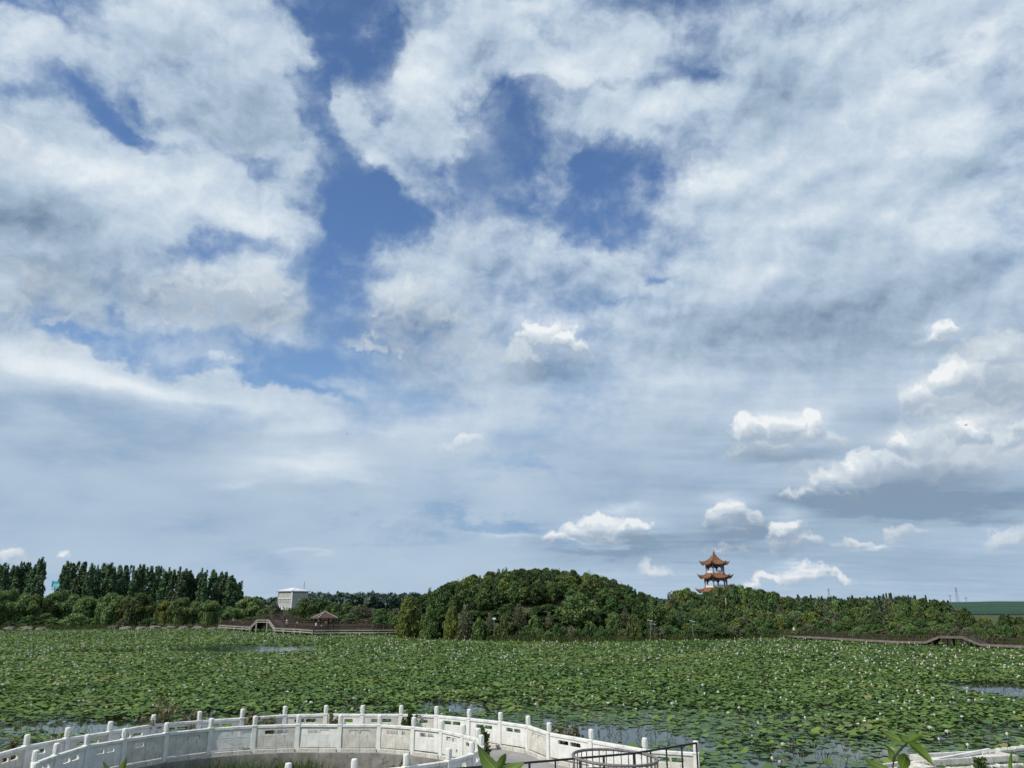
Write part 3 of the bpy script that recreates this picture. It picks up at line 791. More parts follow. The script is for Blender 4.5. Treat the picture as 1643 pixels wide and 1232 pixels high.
def crown_broad(seed, H=6.0, Rc=2.4, z0=1.0, n=3600, size=.27, nl=22):
    rng = np.random.default_rng(seed); lobes = []
    for k in range(nl):
        t = (k + .5) / nl; z = z0 + (H - z0) * (t * .9)
        prof = math.sin(math.pi * min(max(.16 + .78 * t, 0), 1)) ** .7
        a = k * 2.4 + rng.uniform(-.5, .5); r = Rc * prof * rng.uniform(.45, .78)
        lr = Rc * rng.uniform(.28, .44) * (1.05 - .35 * t)
        lobes.append((r * math.cos(a), r * math.sin(a), z, lr, lr * rng.uniform(.7, 1.0)))
    lobes.append((0, 0, H - .22 * (H - z0), Rc * .40, Rc * .42)); lobes.append((0, 0, (H + z0) / 2, Rc * .6, (H - z0) * .4))
    return lobes_leaves(lobes, n, size, rng)

def crown_willow(seed, H=10.0, Rc=5.0, n=7500, size=.34):
    rng = np.random.default_rng(seed); lobes = []
    for k in range(30):
        t = rng.uniform(0, 1); a = k * 2.4 + rng.uniform(-.3, .3)
        el = math.asin(rng.uniform(-.05, .98)); r = Rc * math.cos(el) * rng.uniform(.66, .84); z = H * .46 + (H * .42) * math.sin(el)
        lobes.append((r * math.cos(a), r * math.sin(a), z, Rc * rng.uniform(.2, .32), H * rng.uniform(.12, .17)))
    a_ = lobes_leaves(lobes, n, size, rng, 1.9)
    # hanging curtains under the dome
    m_ = n // 2
    th = rng.uniform(0, 2 * math.pi, m_); rad = Rc * (.80 + .18 * np.sin(th * 5 + seed)) * rng.uniform(.6, 1.0, m_)
    z = H * (.08 + .46 * rng.uniform(0, 1, m_) ** .8)
    P = np.stack([rad * np.cos(th), rad * np.sin(th), z], 1); Nn = P.copy(); Nn[:, 2] = .2; Nn /= np.linalg.norm(Nn, axis=1, keepdims=True)
    b_ = leaf_quads(P, Nn, size * .8, rng, 3.2, .4, np.clip(.35 + .3 * np.sin(th * 9) + rng.normal(0, .12, m_), 0, 1), True)
    return (np.vstack([a_[0], b_[0]]), np.vstack([a_[1], b_[1] + len(a_[0])]), np.concatenate([a_[2], b_[2]]))

def crown_poplar(seed, H=18.0, Rc=2.2, n=3700, size=.40):
    rng = np.random.default_rng(seed); lobes = []
    for k in range(44):
        t = k / 44.0; z = 1.8 + (H - 5.0) * t
        prof = (.72 + .35 * math.sin(math.pi * min(t * 1.25, 1))) * (1.0 - .45 * max(t - .72, 0) / .28)
        a = k * 2.4 + rng.uniform(-.5, .5); r = Rc * prof * rng.uniform(.30, .85)
        lobes.append((r * math.cos(a), r * math.sin(a), z, Rc * rng.uniform(.20, .36), rng.uniform(1.1, 2.3)))
    for k in range(7):
        a = rng.uniform(0, 6.28); r = rng.uniform(0, .6) * Rc
        lobes.append((r * math.cos(a), r * math.sin(a), H - rng.uniform(1.6, 3.8), Rc * rng.uniform(.12, .18), rng.uniform(1.4, 2.2)))
    return lobes_leaves(lobes, n, size, rng, 2.1, (.5, 1.08), False, .7)

def crown_pine(seed, H=6.5, Rc=1.6, n=2200, size=.24):
    rng = np.random.default_rng(seed)
    P = []; D = []
    for k in range(n):
        t = rng.uniform(0, 1) ** .75; tier = math.floor(t * 11) / 11; z = .6 + (H - .6) * (1 - (1 - t) * 1.0) if False else .6 + (H - .6) * t
        rad = Rc * (1 - t) ** .85 * (.75 + .25 * ((t * 11) % 1 < .5)) + .05
        a = rng.uniform(0, 6.28); lob = .75 + .25 * math.sin(a * 5 + tier * 9 + seed)
        q = rng.uniform(.35, 1.0)
        P.append((rad * lob * q * math.cos(a), rad * lob * q * math.sin(a), z - .25 * q * rad)); D.append((math.cos(a), math.sin(a), .6))
    return leaf_quads(np.array(P), np.array(D), size, rng, 2.2, .5)

def crown_twigs(seed, H=5.0, Rc=1.6, n=700, leaves=900):
    """upright, nearly bare shrub: many fine stems with few dull leaves"""
    rng = np.random.default_rng(seed); V = []; F = []
    for k in range(n):
        a = rng.uniform(0, 6.28); rr_ = rng.uniform(.05, 1) ** .6
        top = np.array([Rc * rr_ * math.cos(a), Rc * rr_ * math.sin(a), H * rng.uniform(.45, 1.0) * (1 - .25 * rr_)])
        base = top * np.array([.35, .35, .0]) + np.array([0, 0, rng.uniform(.1, .5) * H * .6]); mid = (base + top) / 2 + rng.normal(0, .12, 3)
        w = np.array([-math.sin(a), math.cos(a), 0]) * rng.uniform(.018, .035)
        i = len(V); V += [base - w, base + w, mid + w * .8, mid - w * .8, top + w * .3, top - w * .3]
        F += [(i, i + 1, i + 2, i + 3), (i + 3, i + 2, i + 4, i + 5)]
    nv = len(V)
    th = rng.uniform(0, 6.28, leaves); q = rng.uniform(.2, 1, leaves) ** .6; z = rng.uniform(.12, 1, leaves) * H
    wdt = Rc * np.sin(np.clip(z / H * 1.1 + .25, 0, 1.25) * math.pi * .72)
    P = np.stack([wdt * q * np.cos(th), wdt * q * np.sin(th), z], 1)
    l = leaf_quads(P, sphere_pts(leaves, rng), .17, rng, 1.6, .8)
    return (np.vstack([np.array(V), l[0]]), np.vstack([np.array(F), l[1] + nv]), np.concatenate([np.zeros(nv) + .2, l[2]]))

def trunk_mesh(name, seed, H, r0, branches=5, mat=None, bare=.3, spread=.35):
    rng = random.Random(seed); mb = MB()
    pts = [(rng.uniform(-.04, .04) * H * t, rng.uniform(-.04, .04) * H * t, H * .86 * t) for t in (0, .2, .45, .7, 1)]
    pts[0] = (0, 0, -.4)
    mb.tube(pts, [r0 * 1.25, r0, r0 * .75, r0 * .45, r0 * .12], 7)
    for k in range(branches):
        t = bare + (.75 - bare) * k / max(branches - 1, 1); a = k * 2.4 + rng.random(); z = H * .86 * t; L = H * spread * (1 - .5 * t)
        mb.tube([(0, 0, z), (L * .5 * math.cos(a), L * .5 * math.sin(a), z + L * .35), (L * math.cos(a), L * math.sin(a), z + L * .8)], [r0 * .4, r0 * .25, r0 * .06], 5)
    return mb.mesh(name, mat, smooth=True)

PROTO = {}
def proto(kind, crowns, H, Rc, trunk):
    PROTO[kind] = dict(crowns=[fast_mesh('crown', c[0], c[1], M['leaf_mid'], {'tint': c[2]}) for c in crowns], H=H, R=Rc, trunk=trunk)
proto('broad', [crown_broad(s) for s in (1, 2, 3, 4, 5)], 6.0, 2.4, trunk_mesh('trunk', 1, 6.0, .13, 6, M['bark'], .2))
proto('round', [crown_broad(11, 7.0, 3.3, .6, 7000, .27, 34), crown_broad(12, 7.0, 3.3, .6, 6000, .27, 30)], 7.0, 3.3, trunk_mesh('trunk', 2, 7.0, .18, 7, M['bark'], .15))
proto('willow', [crown_willow(s) for s in (21, 22, 23)], 10.0, 5.0, trunk_mesh('trunk', 3, 9.0, .28, 7, M['bark'], .25))
proto('poplar', [crown_poplar(s) for s in (31, 32, 33, 34)], 18.0, 2.2, trunk_mesh('trunk', 4, 18.0, .22, 10, M['bark_pale'], .12, .12))
proto('slender_', [crown_poplar(s, 5.0, 1.3, 1900, .22) for s in (35, 36, 37)], 5.0, 1.3, trunk_mesh('trunk', 8, 5.0, .08, 5, M['bark_pale'], .12, .2))
proto('pine', [crown_pine(s) for s in (41, 42, 43)], 6.5, 1.6, trunk_mesh('trunk', 5, 6.5, .10, 0, M['bark']))
proto('bush', [crown_broad(s, 2.6, 1.9, .1, 1700, .22, 14) for s in (51, 52, 53)], 2.6, 1.9, trunk_mesh('trunk', 6, 2.4, .06, 5, M['bark'], .05, .5))
proto('twig', [crown_twigs(s) for s in (61, 62, 63)], 5.0, 1.6, trunk_mesh('trunk', 7, 4.2, .09, 6, M['bark_pale'], .1, .4))
TR = random.Random(99)
PROTO['slender'] = PROTO['slender_']
NAMES = {'slender': 'slender_tree', 'broad': 'leafy_tree', 'round': 'round_tree', 'willow': 'willow_tree', 'poplar': 'poplar_tree', 'pine': 'pine_tree', 'bush': 'bush', 'twig': 'bare_shrub'}
CATS = {'slender': 'tree', 'broad': 'tree', 'round': 'tree', 'willow': 'tree', 'poplar': 'tree', 'pine': 'tree', 'bush': 'bush', 'twig': 'shrub'}
def tree(kind, x, y, h, rad, leaf, label, group=None, z=None):
    p = PROTO[kind]
    z = hz(x, y) if z is None else z
    t = empty(NAMES[kind], label, CATS[kind], (x, y, z - .05), TR.uniform(0, 6.28), group)
    sx, sz = rad / p['R'], h / p['H']
    for nm, me, ml in (('trunk', p['trunk'], None), ('crown', TR.choice(p['crowns']), leaf)):
        o = put(nm, me, t, sc=(sx, sx, sz))
        if ml:
            o.material_slots[0].link = 'OBJECT'; o.material_slots[0].material = M[ml]
    return t
def tree_px(kind, px, top, halfw, dist, leaf, label, group=None, z=None):
    """a tree whose top stands at photo pixel (px, top), dist metres away"""
    q = at_d(px, top, dist); zb = hz(q.x, q.y) if z is None else z
    return tree(kind, q.x, q.y, max(q.z - zb, 1.0), halfw / FPX * dist, leaf, label, group, z)

ORD = ['first', 'second', 'third', 'fourth', 'fifth', 'sixth', 'seventh', 'eighth', 'ninth', 'tenth', 'eleventh', 'twelfth', 'thirteenth', 'fourteenth', 'fifteenth', 'sixteenth', 'seventeenth', 'eighteenth', 'nineteenth', 'twentieth', 'twenty-first', 'twenty-second', 'twenty-third', 'twenty-fourth']
# tall poplars behind the left shore
pl = [(-14, 908), (-2, 904), (10, 902), (22, 904), (33, 900), (45, 899), (57, 901), (70, 893)]
for i, (px, top) in enumerate(pl):
    lab = 'tallest dark poplar, at the right end of the left clump beside the gap' if i == 7 else '%s dark upright poplar from the left in the clump at the left edge' % ORD[i]
    tree_px('poplar', px, top, 10.5, 285 + TR.uniform(-7, 7), 'leaf_poplar', lab, 'poplars of the left clump' if i < 7 else None)
pr = [(108, 899), (120, 897), (133, 896), (146, 899), (159, 905), (170, 901), (182, 902), (195, 901), (207, 906), (219, 907), (231, 905), (244, 908), (257, 908), (269, 907), (282, 910), (294, 908), (306, 912), (318, 915), (330, 911), (342, 913), (353, 914), (364, 914), (374, 918), (384, 930)]
for i, (px, top) in enumerate(pr):
    lab = '%s dark upright poplar from the left in the long tall row right of the gap' % ORD[i]; grp = 'poplars of the long row'
    if i == 0: lab, grp = 'dark poplar at the left end of the long row, beside the cyan sign', None
    if i == len(pr) - 1: lab, grp = 'lower rounded poplar closing the long row at its right end', None
    tree_px('poplar', px + TR.uniform(-2, 2), top + TR.uniform(-3, 4), TR.uniform(9, 13) if i < 23 else 12, 285 + TR.uniform(-8, 8), 'leaf_poplar', lab, grp)
# willows along the left shore: (px, top, half width, distance, leaf)
wl = [(-12, 950, 24, 218, 'leaf_willow'), (22, 944, 28, 222, 'leaf_willow'), (64, 953, 22, 224, 'leaf_mid'), (103, 946, 25, 232, 'leaf_willow'), (142, 956, 20, 224, 'leaf_willow'), (183, 951, 24, 221, 'leaf_willow'), (222, 951, 27, 219, 'leaf_mid'),
      (268, 963, 17, 232, 'leaf_yellow'), (298, 958, 24, 222, 'leaf_willow'), (337, 962, 20, 222, 'leaf_willow'), (372, 972, 17, 232, 'leaf_willow'), (403, 956, 24, 238, 'leaf_willow')]
wlab = ['round willow cut by the left edge of the view', 'big round willow under the left poplar clump, topmost of the shore row', 'brownish green willow below the gap between the poplars', 'bright topped willow standing right under the cyan sign',
        'willow in the shore row, just right of the one under the cyan sign', 'dense willow in the middle of the left shore row', 'wide dark willow at the right end of the dense shore row', 'pale yellow green willow set back between dense row and boardwalk',
        'round willow with its trunk showing, left of the pair near the boardwalk', 'smaller round willow with its trunk showing, nearest the boardwalk end', 'low pale willow behind the left end of the boardwalk', 'pale willow behind the boardwalk hump, right of the poplar row']
for (px, top, hw, d, lf), lab in zip(wl, wlab): tree_px('willow', px, top, hw, d, lf, lab)
for i, (px, top, hw, d, lf) in enumerate([(88, 992, 16, 214, 'leaf_mid'), (124, 985, 22, 213, 'leaf_willow'), (146, 992, 12, 213, 'leaf_mid'), (16, 996, 10, 212, 'leaf_dark'), (196, 993, 10, 212, 'leaf_grey'), (240, 992, 16, 216, 'leaf_dark'), (47, 988, 16, 219, 'leaf_dark'), (170, 985, 16, 220, 'leaf_dark'), (210, 985, 20, 221, 'leaf_dark'), (5, 985, 18, 220, 'leaf_dark'), (75, 985, 18, 221, 'leaf_dark')]):
    lab = ['low green bush at the water below the cyan sign, left one', 'wide low green bush at the water below the cyan sign, right one', 'small bush touching the right side of the wide waterside bush', 'small dark bush by the water at the left edge', 'small grey bush on the pale bank below the willow row', 'dark undergrowth bush under the wide willow before the clearing',
           'dark undergrowth between shore willows', 'dark undergrowth between shore willows', 'dark undergrowth between shore willows', 'dark undergrowth between shore willows', 'dark undergrowth between shore willows'][i]
    tree_px('bush', px, top, hw, d, lf, lab, 'undergrowth below the shore willows' if i > 5 else None)
# behind the boardwalk, between the poplars and the mound
md = [('round', 438, 968, 16, 262, 'leaf_grey'), ('round', 470, 975, 17, 250, 'leaf_mid'), ('round', 492, 960, 19, 262, 'leaf_mid'), ('round', 516, 960, 17, 268, 'leaf_dark'), ('round', 537, 965, 15, 262, 'leaf_mid'), ('round', 556, 966, 14, 272, 'leaf_willow'), ('twig', 582, 969, 22, 250, 'leaf_grey'), ('round', 575, 971, 18, 262, 'leaf_grey'), ('round', 612, 976, 15, 248, 'leaf_mid'), ('round', 634, 978, 14, 256, 'leaf_grey'), ('bush', 620, 988, 18, 235, 'leaf_dark'), ('round', 424, 975, 16, 235, 'leaf_willow'), ('bush', 560, 985, 18, 235, 'leaf_dark'), ('bush', 470, 988, 20, 230, 'leaf_dark'), ('bush', 505, 986, 20, 232, 'leaf_dark'), ('bush', 535, 984, 20, 236, 'leaf_dark'), ('bush', 590, 992, 20, 236, 'leaf_grey'), ('bush', 440, 990, 18, 232, 'leaf_dark'), ('bush', 640, 996, 14, 220, 'leaf_mid'), ('bush', 400, 990, 18, 225, 'leaf_mid'), ('bush', 372, 992, 16, 226, 'leaf_mid'), ('bush', 345, 1000, 10, 224, 'leaf_dark')]
ml = ['greyish round tree left of the white building', 'green tree below the white building doorway', 'tall green tree covering the right side of the white building', 'dark green tree just right of the white building', 'green tree behind the red pavilion roof', 'pale green tree right of the red pavilion roof', 'greyish nearly bare shrub behind the middle of the long boardwalk', 'dull olive tree behind the grey shrub', 'green tree left of the mound behind the boardwalk', 'dull olive tree close to the left foot of the mound']
for i, (k, px, top, hw, d, lf) in enumerate(md):
    tree_px(k, px, top, hw, d, lf, ml[i] if i < len(ml) else 'low tangled bush growing behind the left boardwalk', None if i < len(ml) else 'bushes behind the left boardwalk')

# trees covering the mound: the terrain is the mound, the crowns make its outline
def outline(pts, px): return float(np.interp(px, [p[0] for p in pts], [p[1] for p in pts]))
MO = [(640, 985), (655, 968), (672, 958), (690, 948), (720, 935), (760, 922), (800, 915), (860, 911), (910, 912), (950, 918), (985, 928), (1010, 941), (1030, 950), (1060, 958), (1080, 962)]
def py_of(x, y, z):
    d = Vector((x, y, z - EYE)); c, s = math.cos(R(PITCH)), math.sin(R(PITCH))
    f_ = d.y * c + d.z * s; u_ = -d.y * s + d.z * c
    return 821.5 + FPX * d.x / f_, 616 - FPX * u_ / f_
cnt = 0
row = 0
for y in np.arange(145.5, 184, 2.5):
    row += 1
    for x in np.arange(MOUND[0] - 34, MOUND[0] + 36, 2.7):
        xx, yy = x + TR.uniform(-.9, .9) + (row % 2) * 1.3, y + TR.uniform(-.8, .8)
        z = hz(xx, yy)
        if z < .25 or z > 25: continue
        px, pb = py_of(xx, yy, z)
        top_lim = outline(MO, px)
        h = TR.uniform(3.0, 4.8)
        ptop = py_of(xx, yy, z + h)[1]
        if ptop < top_lim - 2:
            h *= (pb - top_lim + TR.uniform(-4, 2)) / max(pb - ptop, 1)
            if h < 1.2: continue
        # hidden behind the crest
        if yy > MOUND[1] + 6 and ptop > top_lim + 14: continue
        k = TR.random(); kind = 'pine' if k < .10 else ('slender' if k < .50 else 'broad')
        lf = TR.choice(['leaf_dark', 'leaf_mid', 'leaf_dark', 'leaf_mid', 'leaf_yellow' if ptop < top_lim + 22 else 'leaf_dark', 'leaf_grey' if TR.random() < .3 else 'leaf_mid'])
        if kind == 'pine': lf = 'leaf_pine'
        if kind == 'slender': h *= TR.uniform(1.0, 1.18)
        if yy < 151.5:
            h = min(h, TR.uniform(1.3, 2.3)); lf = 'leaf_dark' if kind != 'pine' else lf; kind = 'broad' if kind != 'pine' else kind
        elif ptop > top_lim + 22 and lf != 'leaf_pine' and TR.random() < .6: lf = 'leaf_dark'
        hue = {'leaf_dark': 'dark green', 'leaf_mid': 'mid green', 'leaf_yellow': 'yellow green', 'leaf_grey': 'dull olive', 'leaf_pine': 'blackish green'}[lf]
        zone = 'crest' if ptop < top_lim + 10 else ('left flank' if px < 770 else ('right flank' if px > 950 else 'middle slope'))
        noun = {'pine': 'small pine', 'slender': 'slender young tree', 'broad': 'bushy tree'}[kind]
        lab = '%s %s on the %s of the round wooded mound' % (hue, noun, zone)
        tree(kind, xx, yy, h, {'broad': TR.uniform(1.4, 2.2), 'pine': TR.uniform(.8, 1.2), 'slender': TR.uniform(1.0, 1.5)}[kind], lf, lab, lab.replace(noun, noun + 's'))
        cnt += 1
print('mound trees', cnt)
# bushes and trees along the mound's foot, at the lotus edge: (kind, px, top, half width, dist, leaf, label)
FOOT = [('round', 655, 958, 20, 155, 'leaf_yellow', 'yellow green tree at the left corner of the mound, beside the boardwalk end'),
 ('round', 690, 972, 15, 149, 'leaf_mid', 'green rounded tree second from the left foot of the mound'),
 ('round', 726, 971, 15, 147, 'leaf_yellow', 'light green tree with thin pale stems at the mound foot'),
 ('twig', 747, 970, 14, 146, 'leaf_grey', 'grey brown leafless looking shrub right of the light green tree'),
 ('bush', 769, 992, 12, 145, 'leaf_mid', 'small round green bush between two grey shrubs'),
 ('twig', 787, 982, 9, 146, 'leaf_grey', 'narrow grey shrub beside the small white sign'),
 ('bush', 811, 987, 14, 144, 'leaf_mid', 'round green bush right of the small white sign'),
 ('twig', 833, 968, 12, 146, 'leaf_grey', 'tall grey bare shrub in the middle of the mound foot'),
 ('bush', 858, 989, 14, 144, 'leaf_mid', 'rounded green bush right of the tall grey shrub'),
 ('twig', 881, 981, 8, 145, 'leaf_grey', 'slim grey stemmed shrub left of the big round tree'),
 ('round', 926, 951, 33, 147, 'leaf_willow', 'big round light green tree standing out at the mound foot'),
 ('round', 984, 982, 16, 146, 'leaf_willow', 'round green tree just right of the big round tree'),
 ('bush', 1016, 987, 15, 147, 'leaf_mid', 'rounded bush left of the tall street lamp'),
 ('twig', 1003, 976, 10, 150, 'leaf_grey', 'thin brownish shrub behind the rounded bush by the lamp')]
for k, px, top, hw, d, lf, lab in FOOT: tree_px(k, px, top, hw, d, lf, lab)
for px in range(640, 1250, 12):
    top = 1008 + TR.uniform(-8, 5); d = float(np.interp(px, [p[0] for p in SHORE_PX], [math.hypot(s.x, s.y) for s in SHORE])) * math.cos(math.atan((px - 821) / FPX)) + TR.uniform(1.5, 4)
    tree_px('bush', px, top, TR.uniform(7, 12), d, TR.choice(['leaf_dark', 'leaf_dark', 'leaf_mid', 'leaf_grey']), 'low dark bush at the water edge of the wooded shore', 'low bushes along the lotus edge')

# right-hand wood: crowns stepping up to the pagoda hill and along the ridge
RO = [(1030, 955), (1060, 955), (1075, 945), (1100, 943), (1115, 946), (1130, 948), (1150, 938), (1175, 936), (1200, 937), (1215, 941), (1240, 949), (1262, 956), (1285, 955), (1300, 953), (1330, 956), (1360, 955), (1400, 953), (1440, 952), (1470, 954), (1500, 960), (1520, 964), (1535, 972), (1560, 984), (1600, 990), (1660, 990), (1720, 992)]
def hh_ok(d): return d < 200
cnt = 0
for d in (146, 153, 161, 170, 180, 192, 205, 219, 234):
    for px in np.arange(1042 + TR.uniform(0, 8), 1720, 19.0 * 165 / d * .95):
        p_ = px + TR.uniform(-4, 4)
        sd = float(np.interp(math.atan((p_ - 821.5) / FPX), sh_ang, sh_rad)) * math.cos(math.atan((p_ - 821.5) / FPX))
        if d < sd + 3: continue
        if p_ < 1075 and d > 200: continue
        lim = outline(RO, p_)
        step = (d - 146) / 90.0
        lim2 = 1010 + (lim - 1010) * min(step * 1.25 + .12, 1.0) + TR.uniform(-5, 6)
        lim2 = max(lim2, lim + TR.uniform(-2, 4))
        if p_ > 1540 and step > .3: continue
        kind = 'broad'; lf = TR.choice(['leaf_mid', 'leaf_mid', 'leaf_dark', 'leaf_willow', 'leaf_yellow', 'leaf_dark', 'leaf_dark', 'leaf_grey'])
        if step > .75 and 1260 < p_ < 1530 or TR.random() < .05: kind, lf = 'pine', 'leaf_pine'
        if 1150 < p_ < 1260 and step > .6 and TR.random() < .5: lf = 'leaf_yellow'
        if kind == 'broad' and TR.random() < .33: kind = 'slender'
        if kind == 'broad' and TR.random() < .12 and hh_ok(d): kind = 'round'
        if TR.random() < .035: kind, lf = 'twig', 'leaf_grey'
        hw = {'broad': TR.uniform(11, 16), 'round': TR.uniform(14, 19), 'slender': TR.uniform(8, 12), 'pine': TR.uniform(6, 9), 'twig': 10}[kind]
        hue = {'leaf_dark': 'dark green', 'leaf_mid': 'mid green', 'leaf_yellow': 'yellow green', 'leaf_grey': 'dull brownish', 'leaf_pine': 'blackish green', 'leaf_willow': 'pale green'}[lf]
        noun = {'broad': 'bushy tree', 'slender': 'slender tree', 'round': 'round-headed tree', 'pine': 'pointed pine', 'twig': 'bare-looking shrub'}[kind]
        where = 'low' if step < .3 else ('high' if step > .7 else 'midway up')
        zone = 'between mound and pagoda' if p_ < 1120 else ('below the pagoda' if p_ < 1260 else 'above the right boardwalk')
        lab = '%s %s %s in the wood %s' % (hue, noun, where, zone); grp = lab.replace(noun, noun + 's')
        q = at_d(p_, lim2, d); zb = hz(q.x, q.y)
        h = q.z - zb
        if h > 9: zb = q.z - TR.uniform(6.5, 8); 
        if h < 1.2: continue
        if h > 9:
            t = tree(kind, q.x, q.y, h, hw / FPX * d, lf, lab, grp)
        else: t = tree(kind, q.x, q.y, h, hw / FPX * d, lf, lab, grp)
        cnt += 1
print('right wood', cnt)
for px in range(1262, 1720, 13):
    p_ = px + TR.uniform(-4, 4); d = float(np.interp(math.atan((p_ - 821.5) / FPX), sh_ang, sh_rad)) * math.cos(math.atan((p_ - 821.5) / FPX)) + TR.uniform(4, 12)
    tree_px('bush', p_, TR.uniform(1001, 1013), TR.uniform(9, 14), d, TR.choice(['leaf_mid', 'leaf_grey', 'leaf_dark', 'leaf_mid']), 'low bush on the shore behind the right-hand boardwalk', 'low bushes behind the right-hand boardwalk')
for i, (px, top, hw, lf, lab) in enumerate([(1545, 975, 14, 'leaf_mid', 'round pale green tree at the right end of the wood, before the crops'), (1578, 990, 16, 'leaf_yellow', 'yellow green shrub on the open slope below the crop field'), (1612, 985, 14, 'leaf_dark', 'dark green tree near the right edge before the crop field'), (1636, 989, 14, 'leaf_mid', 'green tree cut by the right edge of the view')]):
    tree_px('round', px, top, hw, 175, lf, lab)

# far-off woods: one mass of small crowns on the horizon
def far_wood(name, a0, a1, d0, d1, hmin, hmax, n, label):
    rng = np.random.default_rng(int(d0)); VV = []; FF = []; TT = []; off_ = 0
    for k in range(n):
        a = rng.uniform(a0, a1); d = rng.uniform(d0, d1); x, y = d * math.sin(a), d * math.cos(a)
        h = rng.uniform(hmin, hmax); lob = [(0, 0, h * .6, h * .32, h * .42)]
        v, f, t = lobes_leaves(lob, 60, h * .22, rng)
        VV.append(v + np.array([x, y, hz(x, y)])); FF.append(f + off_); TT.append(t); off_ += len(v)
    me = fast_mesh(name, np.vstack(VV), np.vstack(FF), M['leaf_far'], {'tint': np.concatenate(TT)})
    tag(put(name, me), label, 'forest', kind='stuff')
far_wood('distant_forest', R(-14.5), R(0), 520, 640, 8.0, 11.5, 420, 'dark strip of far-off forest on the horizon between the white building and the mound')
far_wood('distant_woods', R(-50), R(-13), 420, 560, 6.0, 8.5, 500, 'far-off low woods behind the left poplars and willows')
far_wood('distant_treeline', R(0), R(27), 420, 560, 6.0, 8.0, 350, 'far-off tree line behind the pagoda hill')
# ------------------------------------------------------------------ three-tiered pagoda on its wooded hill
def hip_tier(parent, zc, r_eave, r_top, rise, lift, n=6, rot=0.0, top=False):
    """curved hexagonal roof with upturned corners; returns nothing, adds roof > ridge, eave"""
    segs = 8; rings = 7
    V = []; F = []
    for j in range(rings + 1):
        t = j / rings                                   # 0 at the eave, 1 at the top
        prof = t ** 1.75 * (1.0 if top else .9) + (.1 * t if not top else 0)
        for s in range(n):
            for q in range(segs):
                u = q / segs
                a0 = rot + 2 * math.pi * s / n; a1 = rot + 2 * math.pi * (s + 1) / n
                p0 = Vector((math.cos(a0), math.sin(a0), 0)); p1 = Vector((math.cos(a1), math.sin(a1), 0))
                c = abs(2 * u - 1)                      # 1 at a corner, 0 in the middle of a side
                flare = (c ** 3) * (1 - t) ** 2
                rr_ = (r_eave * (1 - t) + r_top * t)
                p = (p0 * (1 - u) + p1 * u) * rr_ * (1 + .10 * flare)
                V.append((p.x, p.y, zc + rise * prof + lift * flare))
    m_ = n * segs
    for j in range(rings):
        for k in range(m_):
            k2 = (k + 1) % m_
            F.append((j * m_ + k, j * m_ + k2, (j + 1) * m_ + k2, (j + 1) * m_ + k))
    under = len(V)
    for k in range(m_): V.append((V[k][0] * .985, V[k][1] * .985, V[k][2] - .22))
    for k in range(m_): V.append((V[k][0] * .72, V[k][1] * .72, zc + .05))
    for k in range(m_):
        k2 = (k + 1) % m_
        F.append((k2, k, under + k, under + k2)); F.append((under + k2, under + k, under + m_ + k, under + m_ + k2))
    roof = link_mesh('roof', V, F, M['tile_orange'], parent, smooth=False)
    # tile rows running down each side, and the ridges
    for s in range(n):
        mb = MB()
        pts = [V[j * m_ + s * segs] for j in range(rings + 1)]
        pts = [Vector(p) + Vector((0, 0, .07)) for p in pts]
        tip = pts[0] + (pts[0] - pts[1]).normalized() * .35 + Vector((0, 0, .22))
        mb.tube([tip] + pts, [.07] + [.14] * len(pts), 5)
        mb.build('ridge', M['tile_ridge'], roof)
    mb = MB()
    for k in range(m_ * 1):
        a = k
        pts = [Vector(V[j * m_ + a]) + Vector((0, 0, .03)) for j in (0, 2, 4, 6, 7)]
        if a % segs: mb.tube(pts, .05, 3, cap=False)
    tag(mb.build('tile_rows', M['tile_orange'], roof), kind='stuff')
    mb = MB()
    for k in range(m_):
        k2 = (k + 1) % m_; a_, b_ = Vector(V[under + k]), Vector(V[under + k2])
        mb.bar(a_ * 1.0, b_ * 1.0, .10, .14)
    mb.build('eave_board', M['tile_ridge'], roof)
    return roof

